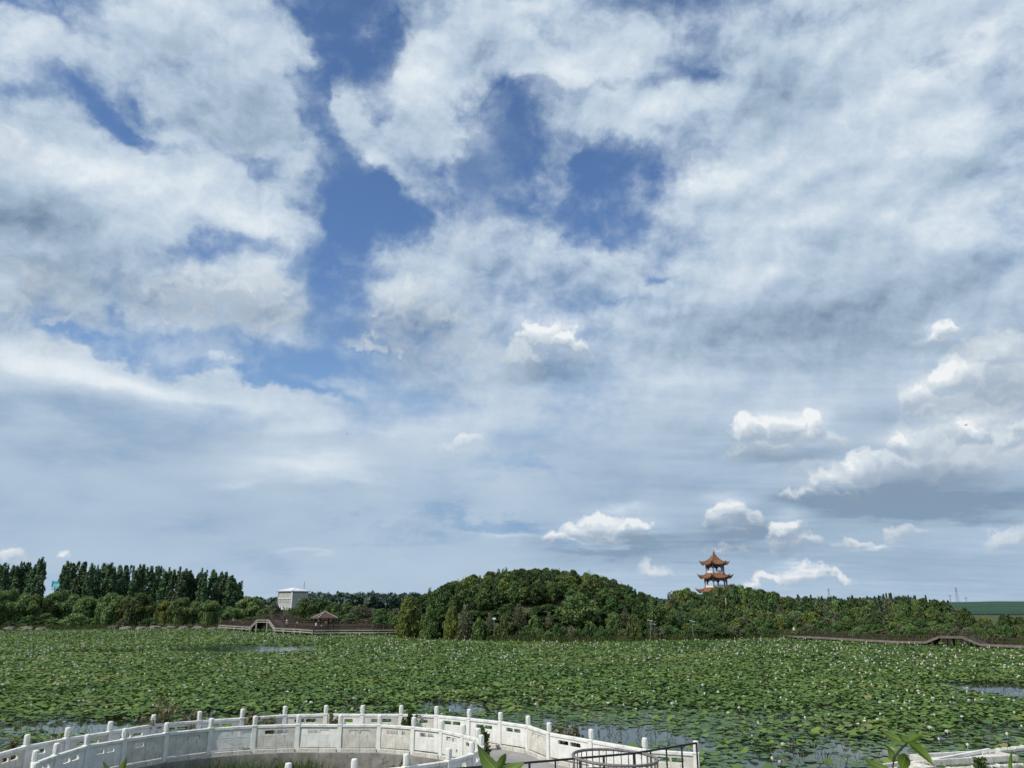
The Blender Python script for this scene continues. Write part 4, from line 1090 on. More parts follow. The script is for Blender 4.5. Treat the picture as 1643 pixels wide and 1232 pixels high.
def pagoda_storey(parent, z0, z1, r, n=6, rot=0.0):
    for s in range(n):
        a = rot + 2 * math.pi * s / n; c = Vector((r * math.cos(a), r * math.sin(a), 0))
        mb = MB(); mb.lathe([(.34, z0 - .3), (.34, z0 + .25), (.28, z0 + .3), (.26, z1 - .3), (.32, z1 + .2)], c, 10)
        mb.build('column', M['pagoda_grey'], parent, smooth=False)
    for s in range(n):
        a0 = rot + 2 * math.pi * s / n; a1 = rot + 2 * math.pi * (s + 1) / n
        p0 = Vector((r * math.cos(a0), r * math.sin(a0), 0)); p1 = Vector((r * math.cos(a1), r * math.sin(a1), 0))
        up_ = Vector((0, 0, 1))
        mb = MB(); mb.bar(p0 + up_ * (z1 - .25), p1 + up_ * (z1 - .25), .22, .75); mb.bar(p0 + up_ * (z1 - .75), p1 + up_ * (z1 - .75), .14, .12)
        L = p1 - p0
        for q in range(1, 9): mb.bar(p0 + L * (q / 9) + up_ * (z1 - .75), p0 + L * (q / 9) + up_ * (z1 - .45), .07)
        mb.build('beam', M['beam_dark'], parent)
        # carved brackets under the beam (an arch-like profile)
        for q, sg in ((0, 1), (1, -1)):
            c = p0 if q == 0 else p1; d_ = L.normalized() * sg; nrm = Vector((-d_.y, d_.x, 0)) * .06
            prof = [(0, 0), (1.05, 0), (.75, -.22), (.42, -.36), (.24, -.72), (0, -.95)]
            base = c + up_ * (z1 - .8)
            Vb = [base + d_ * a_ + up_ * b_ - nrm for a_, b_ in prof] + [base + d_ * a_ + up_ * b_ + nrm for a_, b_ in prof]
            k = len(prof)
            Fb = [tuple(range(k)), tuple(range(2 * k - 1, k - 1, -1))] + [(i, i + k, (i + 1) % k + k, (i + 1) % k) for i in range(k)]
            MB().add(Vb, Fb).build('bracket', M['beam_dark'], parent)
        # white parapet: rails and openwork
        mb = MB(); mb.bar(p0 + up_ * (z0 + .9), p1 + up_ * (z0 + .9), .12, .10); mb.bar(p0 + up_ * (z0 + .12), p1 + up_ * (z0 + .12), .12, .14)
        mb.bar(p0 + up_ * (z0 + .45), p1 + up_ * (z0 + .45), .05, .5)
        mb.build('parapet', M['parapet'], parent)
    mb = MB(); mb.lathe([(r * .98, z0 - .25), (r * .98, z0)], (0, 0, 0), 6, rot); mb.build('floor_slab', M['pagoda_grey'], parent)
    mb = MB(); mb.lathe([(r * .9, z1 - .02), (r * .9, z1 + .12)], (0, 0, 0), 6, rot); mb.build('ceiling', M['beam_dark'], parent)

pz = at_d(1149, 905, PAG_D).z                           # eave height of the top roof
pg = empty('pagoda', 'three tiered pagoda with orange tiled upturned roofs above the right-hand wood', 'pagoda', (PAG.x, PAG_D, pz - 12.5), R(4))
u = PAG_D / FPX / math.cos(R(0)) * 1.03
Z = 12.5
hip_tier(pg, Z, 4.55, .12, 3.5, .8, top=True)
mb = MB(); mb.lathe([(.34, Z + 3.3), (.40, Z + 3.6), (.2, Z + 3.8), (.30, Z + 4.0), (.12, Z + 4.25), (.07, Z + 4.7), (.03, Z + 4.9)], (0, 0, 0), 10); mb.build('finial', M['tile_ridge'], pg, smooth=True)
pagoda_storey(pg, Z - 2.9, Z, 2.95)
hip_tier(pg, Z - 4.45, 5.45, 3.0, 1.45, .95)
pagoda_storey(pg, Z - 7.55, Z - 4.4, 3.7)
hip_tier(pg, Z - 9.0, 6.3, 3.8, 1.45, .95)
pagoda_storey(pg, Z - 12.5, Z - 9.0, 4.2)

# ------------------------------------------------------------------ pale two-storey building behind the boardwalk
BD = 330.0
bc = at_d(469, 949, BD)                                  # the near corner under the eaves
bz = hz(bc.x, bc.y)
bh = bc.z - bz
bld = empty('house', 'pale grey building with white hipped roof and a row of arched windows', 'building', (bc.x, bc.y, bz), R(0))
aL, aR = R(152), R(32)                                   # directions of the left and right walls seen from above
dl, dr = Vector((math.cos(aL), math.sin(aL), 0)), Vector((math.cos(aR), math.sin(aR), 0))
Lw, Rw = 7.9, 6.8
upv = Vector((0, 0, 1))
def wall_piece(o, d, L, nin, h, holes, name, mat, parent, th=.35):
    """wall with rectangular holes: (a0, a1, z0, z1)"""
    xs = sorted({0, L} | {v for q in holes for v in q[:2]}); zs = sorted({-.5, h} | {v for q in holes for v in q[2:4]})
    mb = MB()
    for i in range(len(xs) - 1):
        for j in range(len(zs) - 1):
            cx, cz = (xs[i] + xs[i + 1]) / 2, (zs[j] + zs[j + 1]) / 2
            if any(q[0] < cx < q[1] and q[2] < cz < q[3] for q in holes): continue
            A = o + d * xs[i] + upv * zs[j]; B = o + d * xs[i + 1] + upv * zs[j]; C_ = o + d * xs[i + 1] + upv * zs[j + 1]; D_ = o + d * xs[i] + upv * zs[j + 1]
            I = nin * th
            mb.add([A, B, C_, D_, A + I, B + I, C_ + I, D_ + I], [(0, 1, 2, 3), (7, 6, 5, 4), (0, 4, 5, 1), (1, 5, 6, 2), (2, 6, 7, 3), (3, 7, 4, 0)])
    return mb.build(name, mat, parent)
def window_at(o, d, nout, a0, a1, z0, z1, parent, arch=True, hood=M['render_white']):
    cx = o + d * ((a0 + a1) / 2)
    w = a1 - a0
    mb = MB(); mb.bar(o + d * (a0 - .12) + upv * (z0 - .08) + nout * .06, o + d * (a1 + .12) + upv * (z0 - .08) + nout * .06, .22, .12)
    for a in (a0 - .06, a1 + .06): mb.bar(o + d * a + upv * z0 + nout * .04, o + d * a + upv * z1 + nout * .04, .14, .12)
    if arch:
        pts = [cx + d * (math.cos(t) * (w / 2 + .12)) + upv * (z1 + math.sin(t) * (w / 2 + .1)) + nout * .05 for t in np.linspace(0, math.pi, 9)]
        for i in range(8): mb.bar(pts[i], pts[i + 1], .34, .30)
    else: mb.bar(o + d * (a0 - .12) + upv * (z1 + .08) + nout * .05, o + d * (a1 + .12) + upv * (z1 + .08) + nout * .05, .16, .16)
    wn_ = mb.build('window', hood, parent)
    g_ = MB(); A = o + d * a0 - nout * .18; B = o + d * a1 - nout * .18
    g_.add([A + upv * z0, B + upv * z0, B + upv * z1, A + upv * z1], [(0, 1, 2, 3)])
    g_.build('pane', M['glass_dark'], wn_)
    f_ = MB(); f_.bar(cx + upv * z0 - nout * .12, cx + upv * z1 - nout * .12, .07); f_.bar(A + upv * ((z0 + z1) / 2) + nout * .06, B + upv * ((z0 + z1) / 2) + nout * .06, .07)
    f_.build('glazing_bar', M['render_white'], wn_)
nl_, nr_ = Vector((-dl.y, dl.x, 0)), Vector((dr.y, -dr.x, 0))
if nl_.dot(Vector((bc.x, bc.y, 0))) > 0: nl_ = -nl_
if nr_.dot(Vector((bc.x, bc.y, 0))) > 0: nr_ = -nr_
O = Vector((0, 0, 0))
lw = [(.45 + i * .92, .45 + i * .92 + .46, bh - 3.9, bh - 2.9) for i in range(8)]
lw2 = [(.6 + i * 1.3, .6 + i * 1.3 + .7, bh - 7.4, bh - 6.2) for i in range(3)]
wall_piece(O, dl, Lw, -nl_, bh, lw + lw2, 'wall', M['render_pale'], bld)
for q in lw: window_at(O, dl, nl_, *q, bld)
for q in lw2: window_at(O, dl, nl_, *q, bld, arch=False)
rw = [(Rw * .44, Rw * .44 + 1.0, bh - 4.6, bh - 3.5)]
wg = wall_piece(O, dr, Rw, -nr_, bh, rw, 'wall', M['render_pale'], bld)
for q in rw: window_at(O, dr, nr_, *q, bld)
wall_piece(dr * Rw, dl, Lw, nl_, bh, [], 'wall', M['render_pale'], bld)
wall_piece(dl * Lw, dr, Rw, nr_, bh, [], 'wall', M['render_pale'], bld)
# corner strip, cornice, hipped roof
mb = MB(); mb.bar(O + (nl_ + nr_) * .06 + upv * -.4, O + (nl_ + nr_) * .06 + upv * (bh - .1), .5, .5); mb.build('corner_strip', M['render_white'], bld)
ov = .55
cs = [O - dl * ov - dr * ov, dl * (Lw + ov) - dr * ov, dl * (Lw + ov) + dr * (Rw + ov), dr * (Rw + ov) - dl * ov]
mb = MB()
V = [c + upv * (bh + .02) for c in cs] + [c + upv * (bh + .32) for c in cs]
mb.add(V, [(3, 2, 1, 0), (4, 5, 6, 7), (0, 1, 5, 4), (1, 2, 6, 5), (2, 3, 7, 6), (3, 0, 4, 7)]); mb.build('cornice', M['far_steel'], bld)
V = [c + upv * (bh + .36) for c in cs] + [(cs[0] + cs[3]) / 2 + (cs[1] - cs[0]) * .34 + upv * (bh + 1.6), (cs[1] + cs[2]) / 2 + (cs[0] - cs[1]) * .34 + upv * (bh + 1.6)]
rf = link_mesh('roof', V, [(3, 2, 1, 0), (0, 1, 5, 4), (1, 2, 5), (2, 3, 4, 5), (3, 0, 4)], M['roof_white'], bld)
mb = MB()
for a_, b_ in ((0, 4), (3, 4), (1, 5), (2, 5), (4, 5)): mb.bar(Vector(V[a_]) + upv * .05, Vector(V[b_]) + upv * .05, .14)
mb.build('ridge_cap', M['roof_white'], rf)
# white porch with a balcony on the left wall and an oval doorway
mb = MB()
pm = O + dl * 5.6 + nl_ * .1
mb.bar(pm - dl * 2.2 + nl_ * .6 + upv * (bh - 6.9), pm + dl * 2.4 + nl_ * .6 + upv * (bh - 6.9), 1.3, .7)
mb.bar(pm + nl_ * .5 + upv * (bh - 6.6), pm + nl_ * .5 + upv * (bh - 5.2), .9, .5); mb.bar(pm - dl * 1.0 + nl_ * .5 + upv * (bh - 6.6), pm - dl * 1.0 + nl_ * .5 + upv * (bh - 5.4), .6, .5)
mb.build('balcony', M['render_white'], bld)
mb = MB()
for i in range(16):
    t0, t1 = 2 * math.pi * i / 16, 2 * math.pi * (i + 1) / 16
    c_ = pm + nl_ * 1.3 + upv * (bh - 8.8)
    mb.bar(c_ + dl * math.cos(t0) * .85 + upv * math.sin(t0) * 1.25, c_ + dl * math.cos(t1) * .85 + upv * math.sin(t1) * 1.25, .5, .6)
mb.bar(pm + dl * 1.1 + nl_ * 1.3 + upv * -.4, pm + dl * .9 + nl_ * 1.3 + upv * (bh - 8.2), .5, .5); mb.bar(pm - dl * 1.1 + nl_ * 1.3 + upv * -.4, pm - dl * .9 + nl_ * 1.3 + upv * (bh - 8.2), .5, .5)
mb.build('doorway', M['render_white'], bld)
mp = at_d(487.5, 948, BD + 7); mt = at_d(487.5, 932, BD + 7)
mb = MB(); mb.tube([(0, 0, 0), (0, 0, mt.z - bz)], [.16, .09], 6)
for k in range(4): mb.bar((-.5, 0, mt.z - bz - 1 - k * .8), (.5, 0, mt.z - bz - 1 - k * .8), .05)
t = mb.build('antenna_mast', M['far_steel']); t.location = (mp.x, mp.y, bz); tag(t, 'thin antenna mast rising behind the right end of the white roof', 'mast')

# cyan sign on posts and a red roof between the poplar clumps
s0, s1 = at_d(85, 932, 300), at_d(100, 937, 300)
sg = empty('sign', 'cyan framed signboard showing in the gap between the poplars', 'sign', (s0.x, 300, hz(s0.x, 300)))
zb = hz(s0.x, 300); w_ = 4.6
b_ = MB(); b_.box(0, w_, 0, .25, s1.z - zb - .75, s1.z - zb + .75); b_.build('board', simple_mat('pale_cyan_face', (.28, .62, .68), (.2, .55, .62), 1, .5), sg)
b_ = MB()
for z_ in (s1.z - zb - .95, s1.z - zb + .95): b_.bar((-.2, -.06, z_), (w_ + .2, -.06, z_), .3, .34)
for x_ in (-.1, w_ + .1): b_.bar((x_, -.05, s1.z - zb - 1.1), (x_, -.05, s1.z - zb + 1.5), .3, .3)
b_.bar((-.1, -.05, s1.z - zb - 1.9), (1.5, -.05, s1.z - zb - 1.4), .3, .3); b_.build('frame', M['cyan'], sg)
for x_ in (1.0, 3.6): MB().bar((x_, .3, 0), (x_, .3, s1.z - zb - .5), .25).build('post', M['far_steel'], sg)
r0 = at_d(85, 953, 285); zb = hz(r0.x, 285); hh = r0.z - zb
sh = empty('shed', 'low house with dull red roof half hidden below the cyan sign', 'house', (r0.x, 285, zb))
MB().box(-2.6, 2.6, 0, 4, -.3, hh - 1.2).build('wall', M['render_pale'], sh)
V = [(-3, -.4, hh - 1.25), (3, -.4, hh - 1.25), (3, 4.4, hh - 1.25), (-3, 4.4, hh - 1.25), (-2.2, 2, hh), (2.2, 2, hh)]
link_mesh('roof', V, [(3, 2, 1, 0), (0, 1, 5, 4), (1, 2, 5), (2, 3, 4, 5), (3, 0, 4)], M['roof_red'], sh)

# lattice pylons on the horizon
def pylon(px, top, base, dist, label, arms=3):
    p = at_d(px, base, dist); q = at_d(px, top, dist); zb = hz(p.x, p.y); H = q.z - zb
    t = empty('pylon', label, 'pylon', (p.x, p.y, zb), R(25))
    w0, w1 = H * .085, H * .018
    mb = MB()
    for sx in (-1, 1):
        for sy in (-1, 1): mb.bar((sx * w0, sy * w0, -.5), (sx * w1, sy * w1, H), H * .008)
    for k in range(9):
        a, b_ = k / 9, (k + 1) / 9; wa, wb = w0 + (w1 - w0) * a, w0 + (w1 - w0) * b_
        for s in (-1, 1):
            mb.bar((-wa, s * wa, H * a), (wb, s * wb, H * b_), H * .005); mb.bar((s * wa, -wa, H * a), (s * wb, wb, H * b_), H * .005)
    mb.build('tower', M['far_steel'], t)
    for k in range(arms):
        z_ = H * (.98 - .12 * k); L = H * (.10 + .02 * k)
        mb = MB(); mb.bar((-L, 0, z_), (L, 0, z_), H * .008); mb.bar((-L, 0, z_), (0, 0, z_ + H * .035), H * .005); mb.bar((L, 0, z_), (0, 0, z_ + H * .035), H * .005)
        mb.build('crossarm', M['far_steel'], t)
pylon(1537, 942, 966, 1150, 'lattice pylon standing on the crop field horizon at the right', 3)
pylon(1331, 944, 962, 1100, 'lattice pylon peeping over the pines of the right wood', 2)
pylon(547, 956, 968, 1250, 'tiny far pylon above the forest strip right of the white building', 2)
for px_, top_, lab_ in ((1526, 954, 'thin far pole left of the horizon pylon'), (1551, 957, 'short far pole right of the horizon pylon'), (436, 957, 'far pole just left of the white building')):
    p = at_d(px_, 968, 900); q = at_d(px_, top_, 900)
    mb = MB(); mb.tube([(0, 0, 0), (0, 0, q.z - hz(p.x, p.y))], .35, 5); mb.bar((-2.0, 0, q.z - hz(p.x, p.y) - 1.2), (2.0, 0, q.z - hz(p.x, p.y) - 1.2), .4)
    t = mb.build('utility_pole', M['far_steel']); t.location = (p.x, p.y, hz(p.x, p.y)); tag(t, lab_, 'pole')

# ------------------------------------------------------------------ boardwalks
def boardwalk(name, label, pts, leg_px, mats, rail_h=1.15, width=2.6, rail=True, beam2=.45, leg_mat=None, step=1.5, back=True, slats=True):
    """pts: [(world x, y, deck z)] along the front edge; legs at given points"""
    root = empty(name, label, 'boardwalk', (pts[0][0], pts[0][1], 0))
    O_ = Vector((pts[0][0], pts[0][1], 0))
    P = [Vector(p) - O_ for p in pts]
    nrm = []
    for i in range(len(P)):
        d = (P[min(i + 1, len(P) - 1)] - P[max(i - 1, 0)]); d.z = 0; d.normalize(); nrm.append(Vector((-d.y, d.x, 0)))
    Q = [p + n_ * width for p, n_ in zip(P, nrm)]
    mb = MB()
    for i in range(len(P) - 1):
        A, B, C_, D_ = P[i], P[i + 1], Q[i + 1], Q[i]; t = Vector((0, 0, .10))
        mb.add([A, B, C_, D_, A - t, B - t, C_ - t, D_ - t], [(0, 1, 2, 3), (7, 6, 5, 4), (0, 4, 5, 1), (1, 5, 6, 2), (2, 6, 7, 3), (3, 7, 4, 0)])
    mb.build('deck', mats[1], root)
    for i in range(len(P) - 1):
        off_ = Vector((0, 0, -.02)) - nrm[i] * .08
        MB().bar(P[i] + off_, P[i + 1] + off_, .10, .18).build('edge_board', mats[0], root)
        MB().bar(P[i] + off_ * 1 - upv * beam2, P[i + 1] + off_ - upv * beam2, .16, .2).build('beam', mats[0], root)
        o2 = nrm[i] * .1
        MB().bar(Q[i] - upv * .3 + o2, Q[i + 1] - upv * .3 + o2, .14, .3).build('beam', mats[1], root)
    def on_line(t_len):
        acc = 0
        for i in range(len(P) - 1):
            L = (P[i + 1] - P[i]).length
            if t_len <= acc + L or i == len(P) - 2: return P[i].lerp(P[i + 1], min((t_len - acc) / L, 1)), Q[i].lerp(Q[i + 1], min((t_len - acc) / L, 1))
            acc += L
    for lx in leg_px:
        # nearest point of the path to this photo column
        best = min((abs(py_of(*(p_ + O_))[0] - lx), p_, q_) for p_, q_ in [on_line(s_) for s_ in np.arange(0, sum((P[i + 1] - P[i]).length for i in range(len(P) - 1)), .3)])
        for k, (p_, mm) in enumerate(((best[1], leg_mat or mats[0]), (best[2], mats[1]))):
            MB().bar((p_.x, p_.y, -.9), (p_.x, p_.y, p_.z - .12), .26 if k == 0 else .22).build('leg', mm, root)
    if rail:
        tot = sum((P[i + 1] - P[i]).length for i in range(len(P) - 1))
        n_ = int(tot / step)
        for side in ((0, 1) if back else (0,)):
            r = empty('railing', None, None); r.parent = root
            for k in range(n_ + 1):
                p_ = on_line(tot * k / n_)[side]
                MB().bar(p_ + upv * .0, p_ + upv * (rail_h + .12), .13).build('post', mats[2], r)
            line = P if side == 0 else Q
            for i in range(len(line) - 1):
                for hh_, w__ in ((rail_h, .12), (.18, .08), (rail_h * .62, .06)) if slats else ((rail_h, .08), (rail_h * .5, .05)):
                    MB().bar(line[i] + upv * hh_, line[i + 1] + upv * hh_, w__, w__).build('rail', mats[2], r)
            if not slats: continue
            mb = MB(); kb = int(tot / .38)
            for k in range(kb):
                p_ = on_line(tot * k / kb)[side]
                mb.bar(p_ + upv * .18, p_ + upv * (rail_h * .62), .045)
            tag(mb.build('baluster_rows', mats[2], r), kind='stuff')
    return root

def path_px(pts):
    """(px, py, py of the water line below) -> world point of the deck edge, standing on the lake"""
    out = []
    for px, py, pw in pts:
        g0 = on_z(px, pw, 0.0); q = at_d(px, py, g0.y); out.append((g0.x, g0.y, q.z))
    return out
mats_p = (M['wood_pale'], M['wood_dark'], M['wood_red'])
lpath = path_px([(350, 1002.5, 1010.5), (376, 1004, 1012), (401, 1005.5, 1014), (411, 994, 1014.5), (430, 994, 1015), (441, 1007.5, 1016.5), (478, 1009, 1018), (502, 1011, 1020)])
lb = boardwalk('boardwalk', 'timber boardwalk with a raised flat-topped hump and pale legs, left shore', lpath, [364, 376, 389, 401.5, 412, 429, 440.5, 456, 472, 482, 502], mats_p)
lpath2 = path_px([(503, 1011, 1020), (545, 1010.5, 1019.5), (600, 1010.5, 1019.5), (640, 1010, 1019)])
lb2 = boardwalk('boardwalk', 'straight low stretch of boardwalk right of the red-roofed pavilion', lpath2, [508, 516, 555, 583, 608, 625], (M['wood_pale'], M['wood_dark'], M['wood_red']), leg_mat=M['wood_dark'])
# the second walkway behind, with taller screens
bp_ = [at_d(px, py, d) for px, py, d in ((432, 1003, 196), (447, 991, 196), (458, 991, 196), (468, 1002, 196), (500, 1003, 194), (560, 1003, 194), (606, 1003, 195))]
lb3 = boardwalk('boardwalk', 'brown-railed walkway behind the front boardwalk with its own pale-edged hump', [tuple(p) for p in bp_], [440, 452, 470, 500, 530, 560, 590], (M['wood_red'], M['wood_dark'], M['wood_red']), rail_h=1.5, step=2.4, leg_mat=M['wood_dark'])
rpath = path_px([(1252, 1018.5, 1024), (1300, 1021, 1027), (1370, 1025, 1031), (1440, 1028.5, 1034), (1487, 1029, 1036), (1509, 1020.5, 1037), (1546, 1021, 1037.5), (1575, 1033, 1040), (1643, 1036, 1042), (1760, 1039, 1046)])
rb = boardwalk('boardwalk', 'dark timber boardwalk with a low arched hump along the right shore', rpath, [1284, 1306, 1329, 1352, 1376, 1402, 1429, 1442, 1465, 1472, 1494, 1515, 1522, 1543, 1550, 1583, 1613, 1635, 1680], (M['wood_mid'], M['wood_dark'], M['wood_dark']), beam2=.15, leg_mat=M['wood_dark'], rail_h=.9, step=2.1, slats=False)
for ch in rb.children:
    if ch.name.startswith('leg') and ch.data.materials[0] is M['wood_dark']:
        wx = [py_of(*(rb.matrix_basis @ Vector(v.co)))[0] for v in ch.data.vertices][:1][0]
        if abs(wx - 1515) < 2.2 or abs(wx - 1543) < 2.2: ch.data.materials[0] = M['wood_pale']

# pavilion
pv = at_d(515.5, 1011, 184)
pav = empty('pavilion', 'open pavilion with a low brick-red pyramid roof on the boardwalk', 'pavilion', (pv.x, 186.5, 0), R(33))
dz = at_d(515, 1009.5, 184).z; ez = at_d(515, 990, 186).z; az_ = at_d(515, 981, 186).z
hw = 1.65
MB().box(-hw - .5, hw + .5, -hw - .5, hw + .5, dz - .2, dz).build('floor', M['wood_dark'], pav)
for sx in (-1, 1):
    for sy in (-1, 1):
        MB().bar((sx * hw, sy * hw, -.8), (sx * hw, sy * hw, ez), .24).build('post', M['wood_red'], pav)
    MB().bar((sx * hw, -hw, ez - .15), (sx * hw, hw, ez - .15), .16, .24).build('beam', M['wood_red'], pav)
    MB().bar((-hw, sx * hw, ez - .17), (hw, sx * hw, ez - .17), .16, .24).build('beam', M['wood_red'], pav)
e = hw + .72
V = [(-e, -e, ez - .1), (e, -e, ez - .1), (e, e, ez - .1), (-e, e, ez - .1), (0, 0, az_ + .1), (-e, -e, ez - .25), (e, -e, ez - .25), (e, e, ez - .25), (-e, e, ez - .25)]
rf = link_mesh('roof', V, [(0, 1, 4), (1, 2, 4), (2, 3, 4), (3, 0, 4), (5, 6, 1, 0), (6, 7, 2, 1), (7, 8, 3, 2), (8, 5, 0, 3), (8, 7, 6, 5)], M['roof_red'], pav)
for k in range(4): MB().bar(Vector(V[k]) + upv * .05, Vector(V[4]) + upv * .05, .14).build('ridge', M['wood_pale'], rf)
MB().box(-hw, hw, hw - .5, hw - .1, dz + .35, dz + .45).build('bench', M['wood_dark'], pav)

# street lamps with flat panels, white sign, poles
def lamp(px, py, pb, d, label):
    q = at_d(px, py, d); zb = at_d(px, pb, d).z
    t = empty('street_lamp', label, 'street lamp', (q.x, d, min(zb, hz(q.x, d))))
    z0 = t.location.z; H = q.z - z0
    MB().tube([(0, 0, -.3), (0, 0, H)], [.07, .045], 6).build('pole', M['far_steel'], t)
    mb = MB(); mb.add([Vector(p) for p in ((-.5, -.2, H + .22), (.4, -.2, H - .02), (.4, .25, H + .06), (-.5, .25, H + .30))], [(0, 1, 2, 3)])
    mb.add([Vector(p) for p in ((-.5, -.2, H + .16), (.4, -.2, H - .08), (.4, .25, H + .0), (-.5, .25, H + .24))], [(3, 2, 1, 0)]); mb.build('panel', M['solar'], t)
    MB().bar((0, 0, H - .5), (.8, -.2, H - .4), .07).build('arm', M['far_steel'], t)
lamp(1043, 996, 1014, 143.5, 'taller street lamp with a pale tilted panel before the dark wood')
lamp(1048.5, 1002, 1015, 144, 'shorter street lamp just right of the taller one')
lamp(1111, 997, 1014, 145, 'street lamp half hidden by brownish shrubs left below the pagoda')
q = at_d(793, 992, 144)
sgn = empty('notice_sign', 'small white notice sign on a post among shrubs at the mound foot', 'sign', (q.x, 143.2, .3))
MB().box(-.26, .26, -.03, .03, q.z - .45, q.z - .12).build('board', M['parapet'], sgn); MB().bar((0, .05, -.4), (0, .05, q.z - .3), .07).build('post', M['far_steel'], sgn)
q = at_d(1135, 960, 175); t = MB().tube([(0, 0, -.6), (0, 0, .7)], .05, 6).build('white_pole', M['render_white']); t.location = (q.x, 160, q.z - .6); tag(t, 'short white pole standing in the wood below the pagoda', 'pole')

# pale rocks along the left bank
for i, (px, py, w) in enumerate([(12, 1006.5, 12), (38, 1006, 16), (62, 1007, 10), (178, 1005, 11), (200, 1006, 14), (224, 1006, 12), (246, 1004.5, 13), (268, 1005, 15), (291, 1005.5, 10), (315, 1006, 13), (338, 1007, 9)]):
    g0 = on_z(px, py + 3.2, .15); rng_ = random.Random(i); Wd = w / FPX * g0.y
    bm = bmesh.new(); bmesh.ops.create_icosphere(bm, subdivisions=3, radius=1.0)
    for v in bm.verts:
        n_ = mnoise.noise(v.co * 1.7 + Vector((i * 7.1, 0, 0))) * .35; v.co *= 1 + n_; v.co.x *= Wd * .75; v.co.y *= 1.3; v.co.z *= .62
    me = bpy.data.meshes.new('shore_rock'); bm.to_mesh(me); bm.free(); me.materials.append(M['rock'])
    o = put('shore_rock', me, loc=(g0.x, g0.y + 1.0, .25), rot=(0, 0, rng_.uniform(-.4, .4)))
    tag(o, 'low pale brown rocky ledge on the left bank, %s from the left edge' % ORD[i], 'rock')

# people, each one continuous skinned body
def person(px, py_feet, dist, h, pose, cols_, label, facing=0.0, hat=None, z=None):
    q = at_d(px, py_feet, dist); zz_ = q.z if z is None else z
    s = h / 1.72
    if pose == 'sit': J = dict(pel=(0, 0, .50), hipL=(-.10, -.02, .48), hipR=(.10, -.02, .48), kL=(-.11, -.42, .50), kR=(.11, -.42, .50), fL=(-.11, -.44, .06), fR=(.11, -.44, .06), tL=(-.11, -.60, .03), tR=(.11, -.60, .03), ch=(0, -.03, .88), nk=(0, -.03, 1.02), hd=(0, -.05, 1.12), tp=(0, -.05, 1.24), sL=(-.19, -.02, .96), sR=(.19, -.02, .96), eL=(-.24, -.10, .70), eR=(.24, -.10, .70), wL=(-.15, -.34, .58), wR=(.15, -.34, .58), hL=(-.12, -.42, .57), hR=(.12, -.42, .57))
    else:
        st = .16 if pose == 'walk' else .03
        J = dict(pel=(0, 0, .95), hipL=(-.09, 0, .90), hipR=(.09, 0, .90), kL=(-.10, -st, .50), kR=(.10, st * .5, .50), fL=(-.10, -st * 1.2, .07), fR=(.10, st * 1.4, .08), tL=(-.10, -st * 1.2 - .16, .03), tR=(.10, st * 1.4 - .15, .03), ch=(0, -.01, 1.28), nk=(0, -.01, 1.45), hd=(0, -.03, 1.56), tp=(0, -.02, 1.70), sL=(-.19, 0, 1.38), sR=(.19, 0, 1.38), eL=(-.26, .04, 1.12), eR=(.26, -.04, 1.12), wL=(-.25, -.12, .88), wR=(.24, -.18, .90), hL=(-.24, -.16, .79), hR=(.23, -.23, .82))
    Rr = dict(pel=.15, hipL=.095, hipR=.095, kL=.065, kR=.065, fL=.045, fR=.045, tL=.035, tR=.035, ch=.155, nk=.06, hd=.095, tp=.075, sL=.065, sR=.065, eL=.045, eR=.045, wL=.033, wR=.033, hL=.035, hR=.035)
    E = [('pel', 'ch'), ('ch', 'nk'), ('nk', 'hd'), ('hd', 'tp'), ('pel', 'hipL'), ('pel', 'hipR'), ('hipL', 'kL'), ('kL', 'fL'), ('fL', 'tL'), ('hipR', 'kR'), ('kR', 'fR'), ('fR', 'tR'), ('ch', 'sL'), ('sL', 'eL'), ('eL', 'wL'), ('wL', 'hL'), ('ch', 'sR'), ('sR', 'eR'), ('eR', 'wR'), ('wR', 'hR')]
    ks = list(J); me = bpy.data.meshes.new('body'); me.from_pydata([J[k] for k in ks], [(ks.index(a), ks.index(b_)) for a, b_ in E], [])
    tmp = bpy.data.objects.new('body', me); COL.objects.link(tmp)
    md_ = tmp.modifiers.new('s', 'SKIN'); tmp.modifiers.new('u', 'SUBSURF').levels = 1
    for i, k in enumerate(ks):
        me.skin_vertices[0].data[i].radius = (Rr[k], Rr[k] * (.72 if k in ('ch', 'pel') else 1)); me.skin_vertices[0].data[i].use_root = (k == 'pel')
    dg = bpy.context.evaluated_depsgraph_get(); dg.update()
    bm_ = bpy.data.meshes.new_from_object(tmp.evaluated_get(dg)); bpy.data.objects.remove(tmp)
    for c in cols_: bm_.materials.append(c)           # skin, top, trousers, hair
    zt = J['nk'][2] - .02; zw = J['pel'][2] - .02
    for p_ in bm_.polygons:
        c = p_.center
        if c.z > zt: p_.material_index = 3 if (c.z > J['hd'][2] + .05 or c.y > J['hd'][1] + .04) else 0
        elif (c.z > zw and abs(c.x) < .30 and not (pose == 'sit' and c.y < -.3)) and c.z > J['eL'][2] * (0 if abs(c.x) < .2 else 1): p_.material_index = 1
        elif abs(c.x) > .2 : p_.material_index = 0
        else: p_.material_index = 2 if c.z > .08 else 3
    bm_.shade_smooth()
    t = empty('person', label, 'person', (q.x, dist, zz_), facing)
    put('body', bm_, t, sc=(s, s, s))
    if hat is not None:
        mb = MB(); hz_ = (J['tp'][2] - .02) * s; mb.lathe([(.26 * s, hz_), (.27 * s, hz_ + .02), (.13 * s, hz_ + .05), (.11 * s, hz_ + .14), (.05 * s, hz_ + .17)], (0, J['tp'][1] * s, 0), 12); mb.build('hat', hat, t)
    return t
def flat(name, c): return simple_mat(name, c, tuple(x * .85 for x in c), 9, .85)
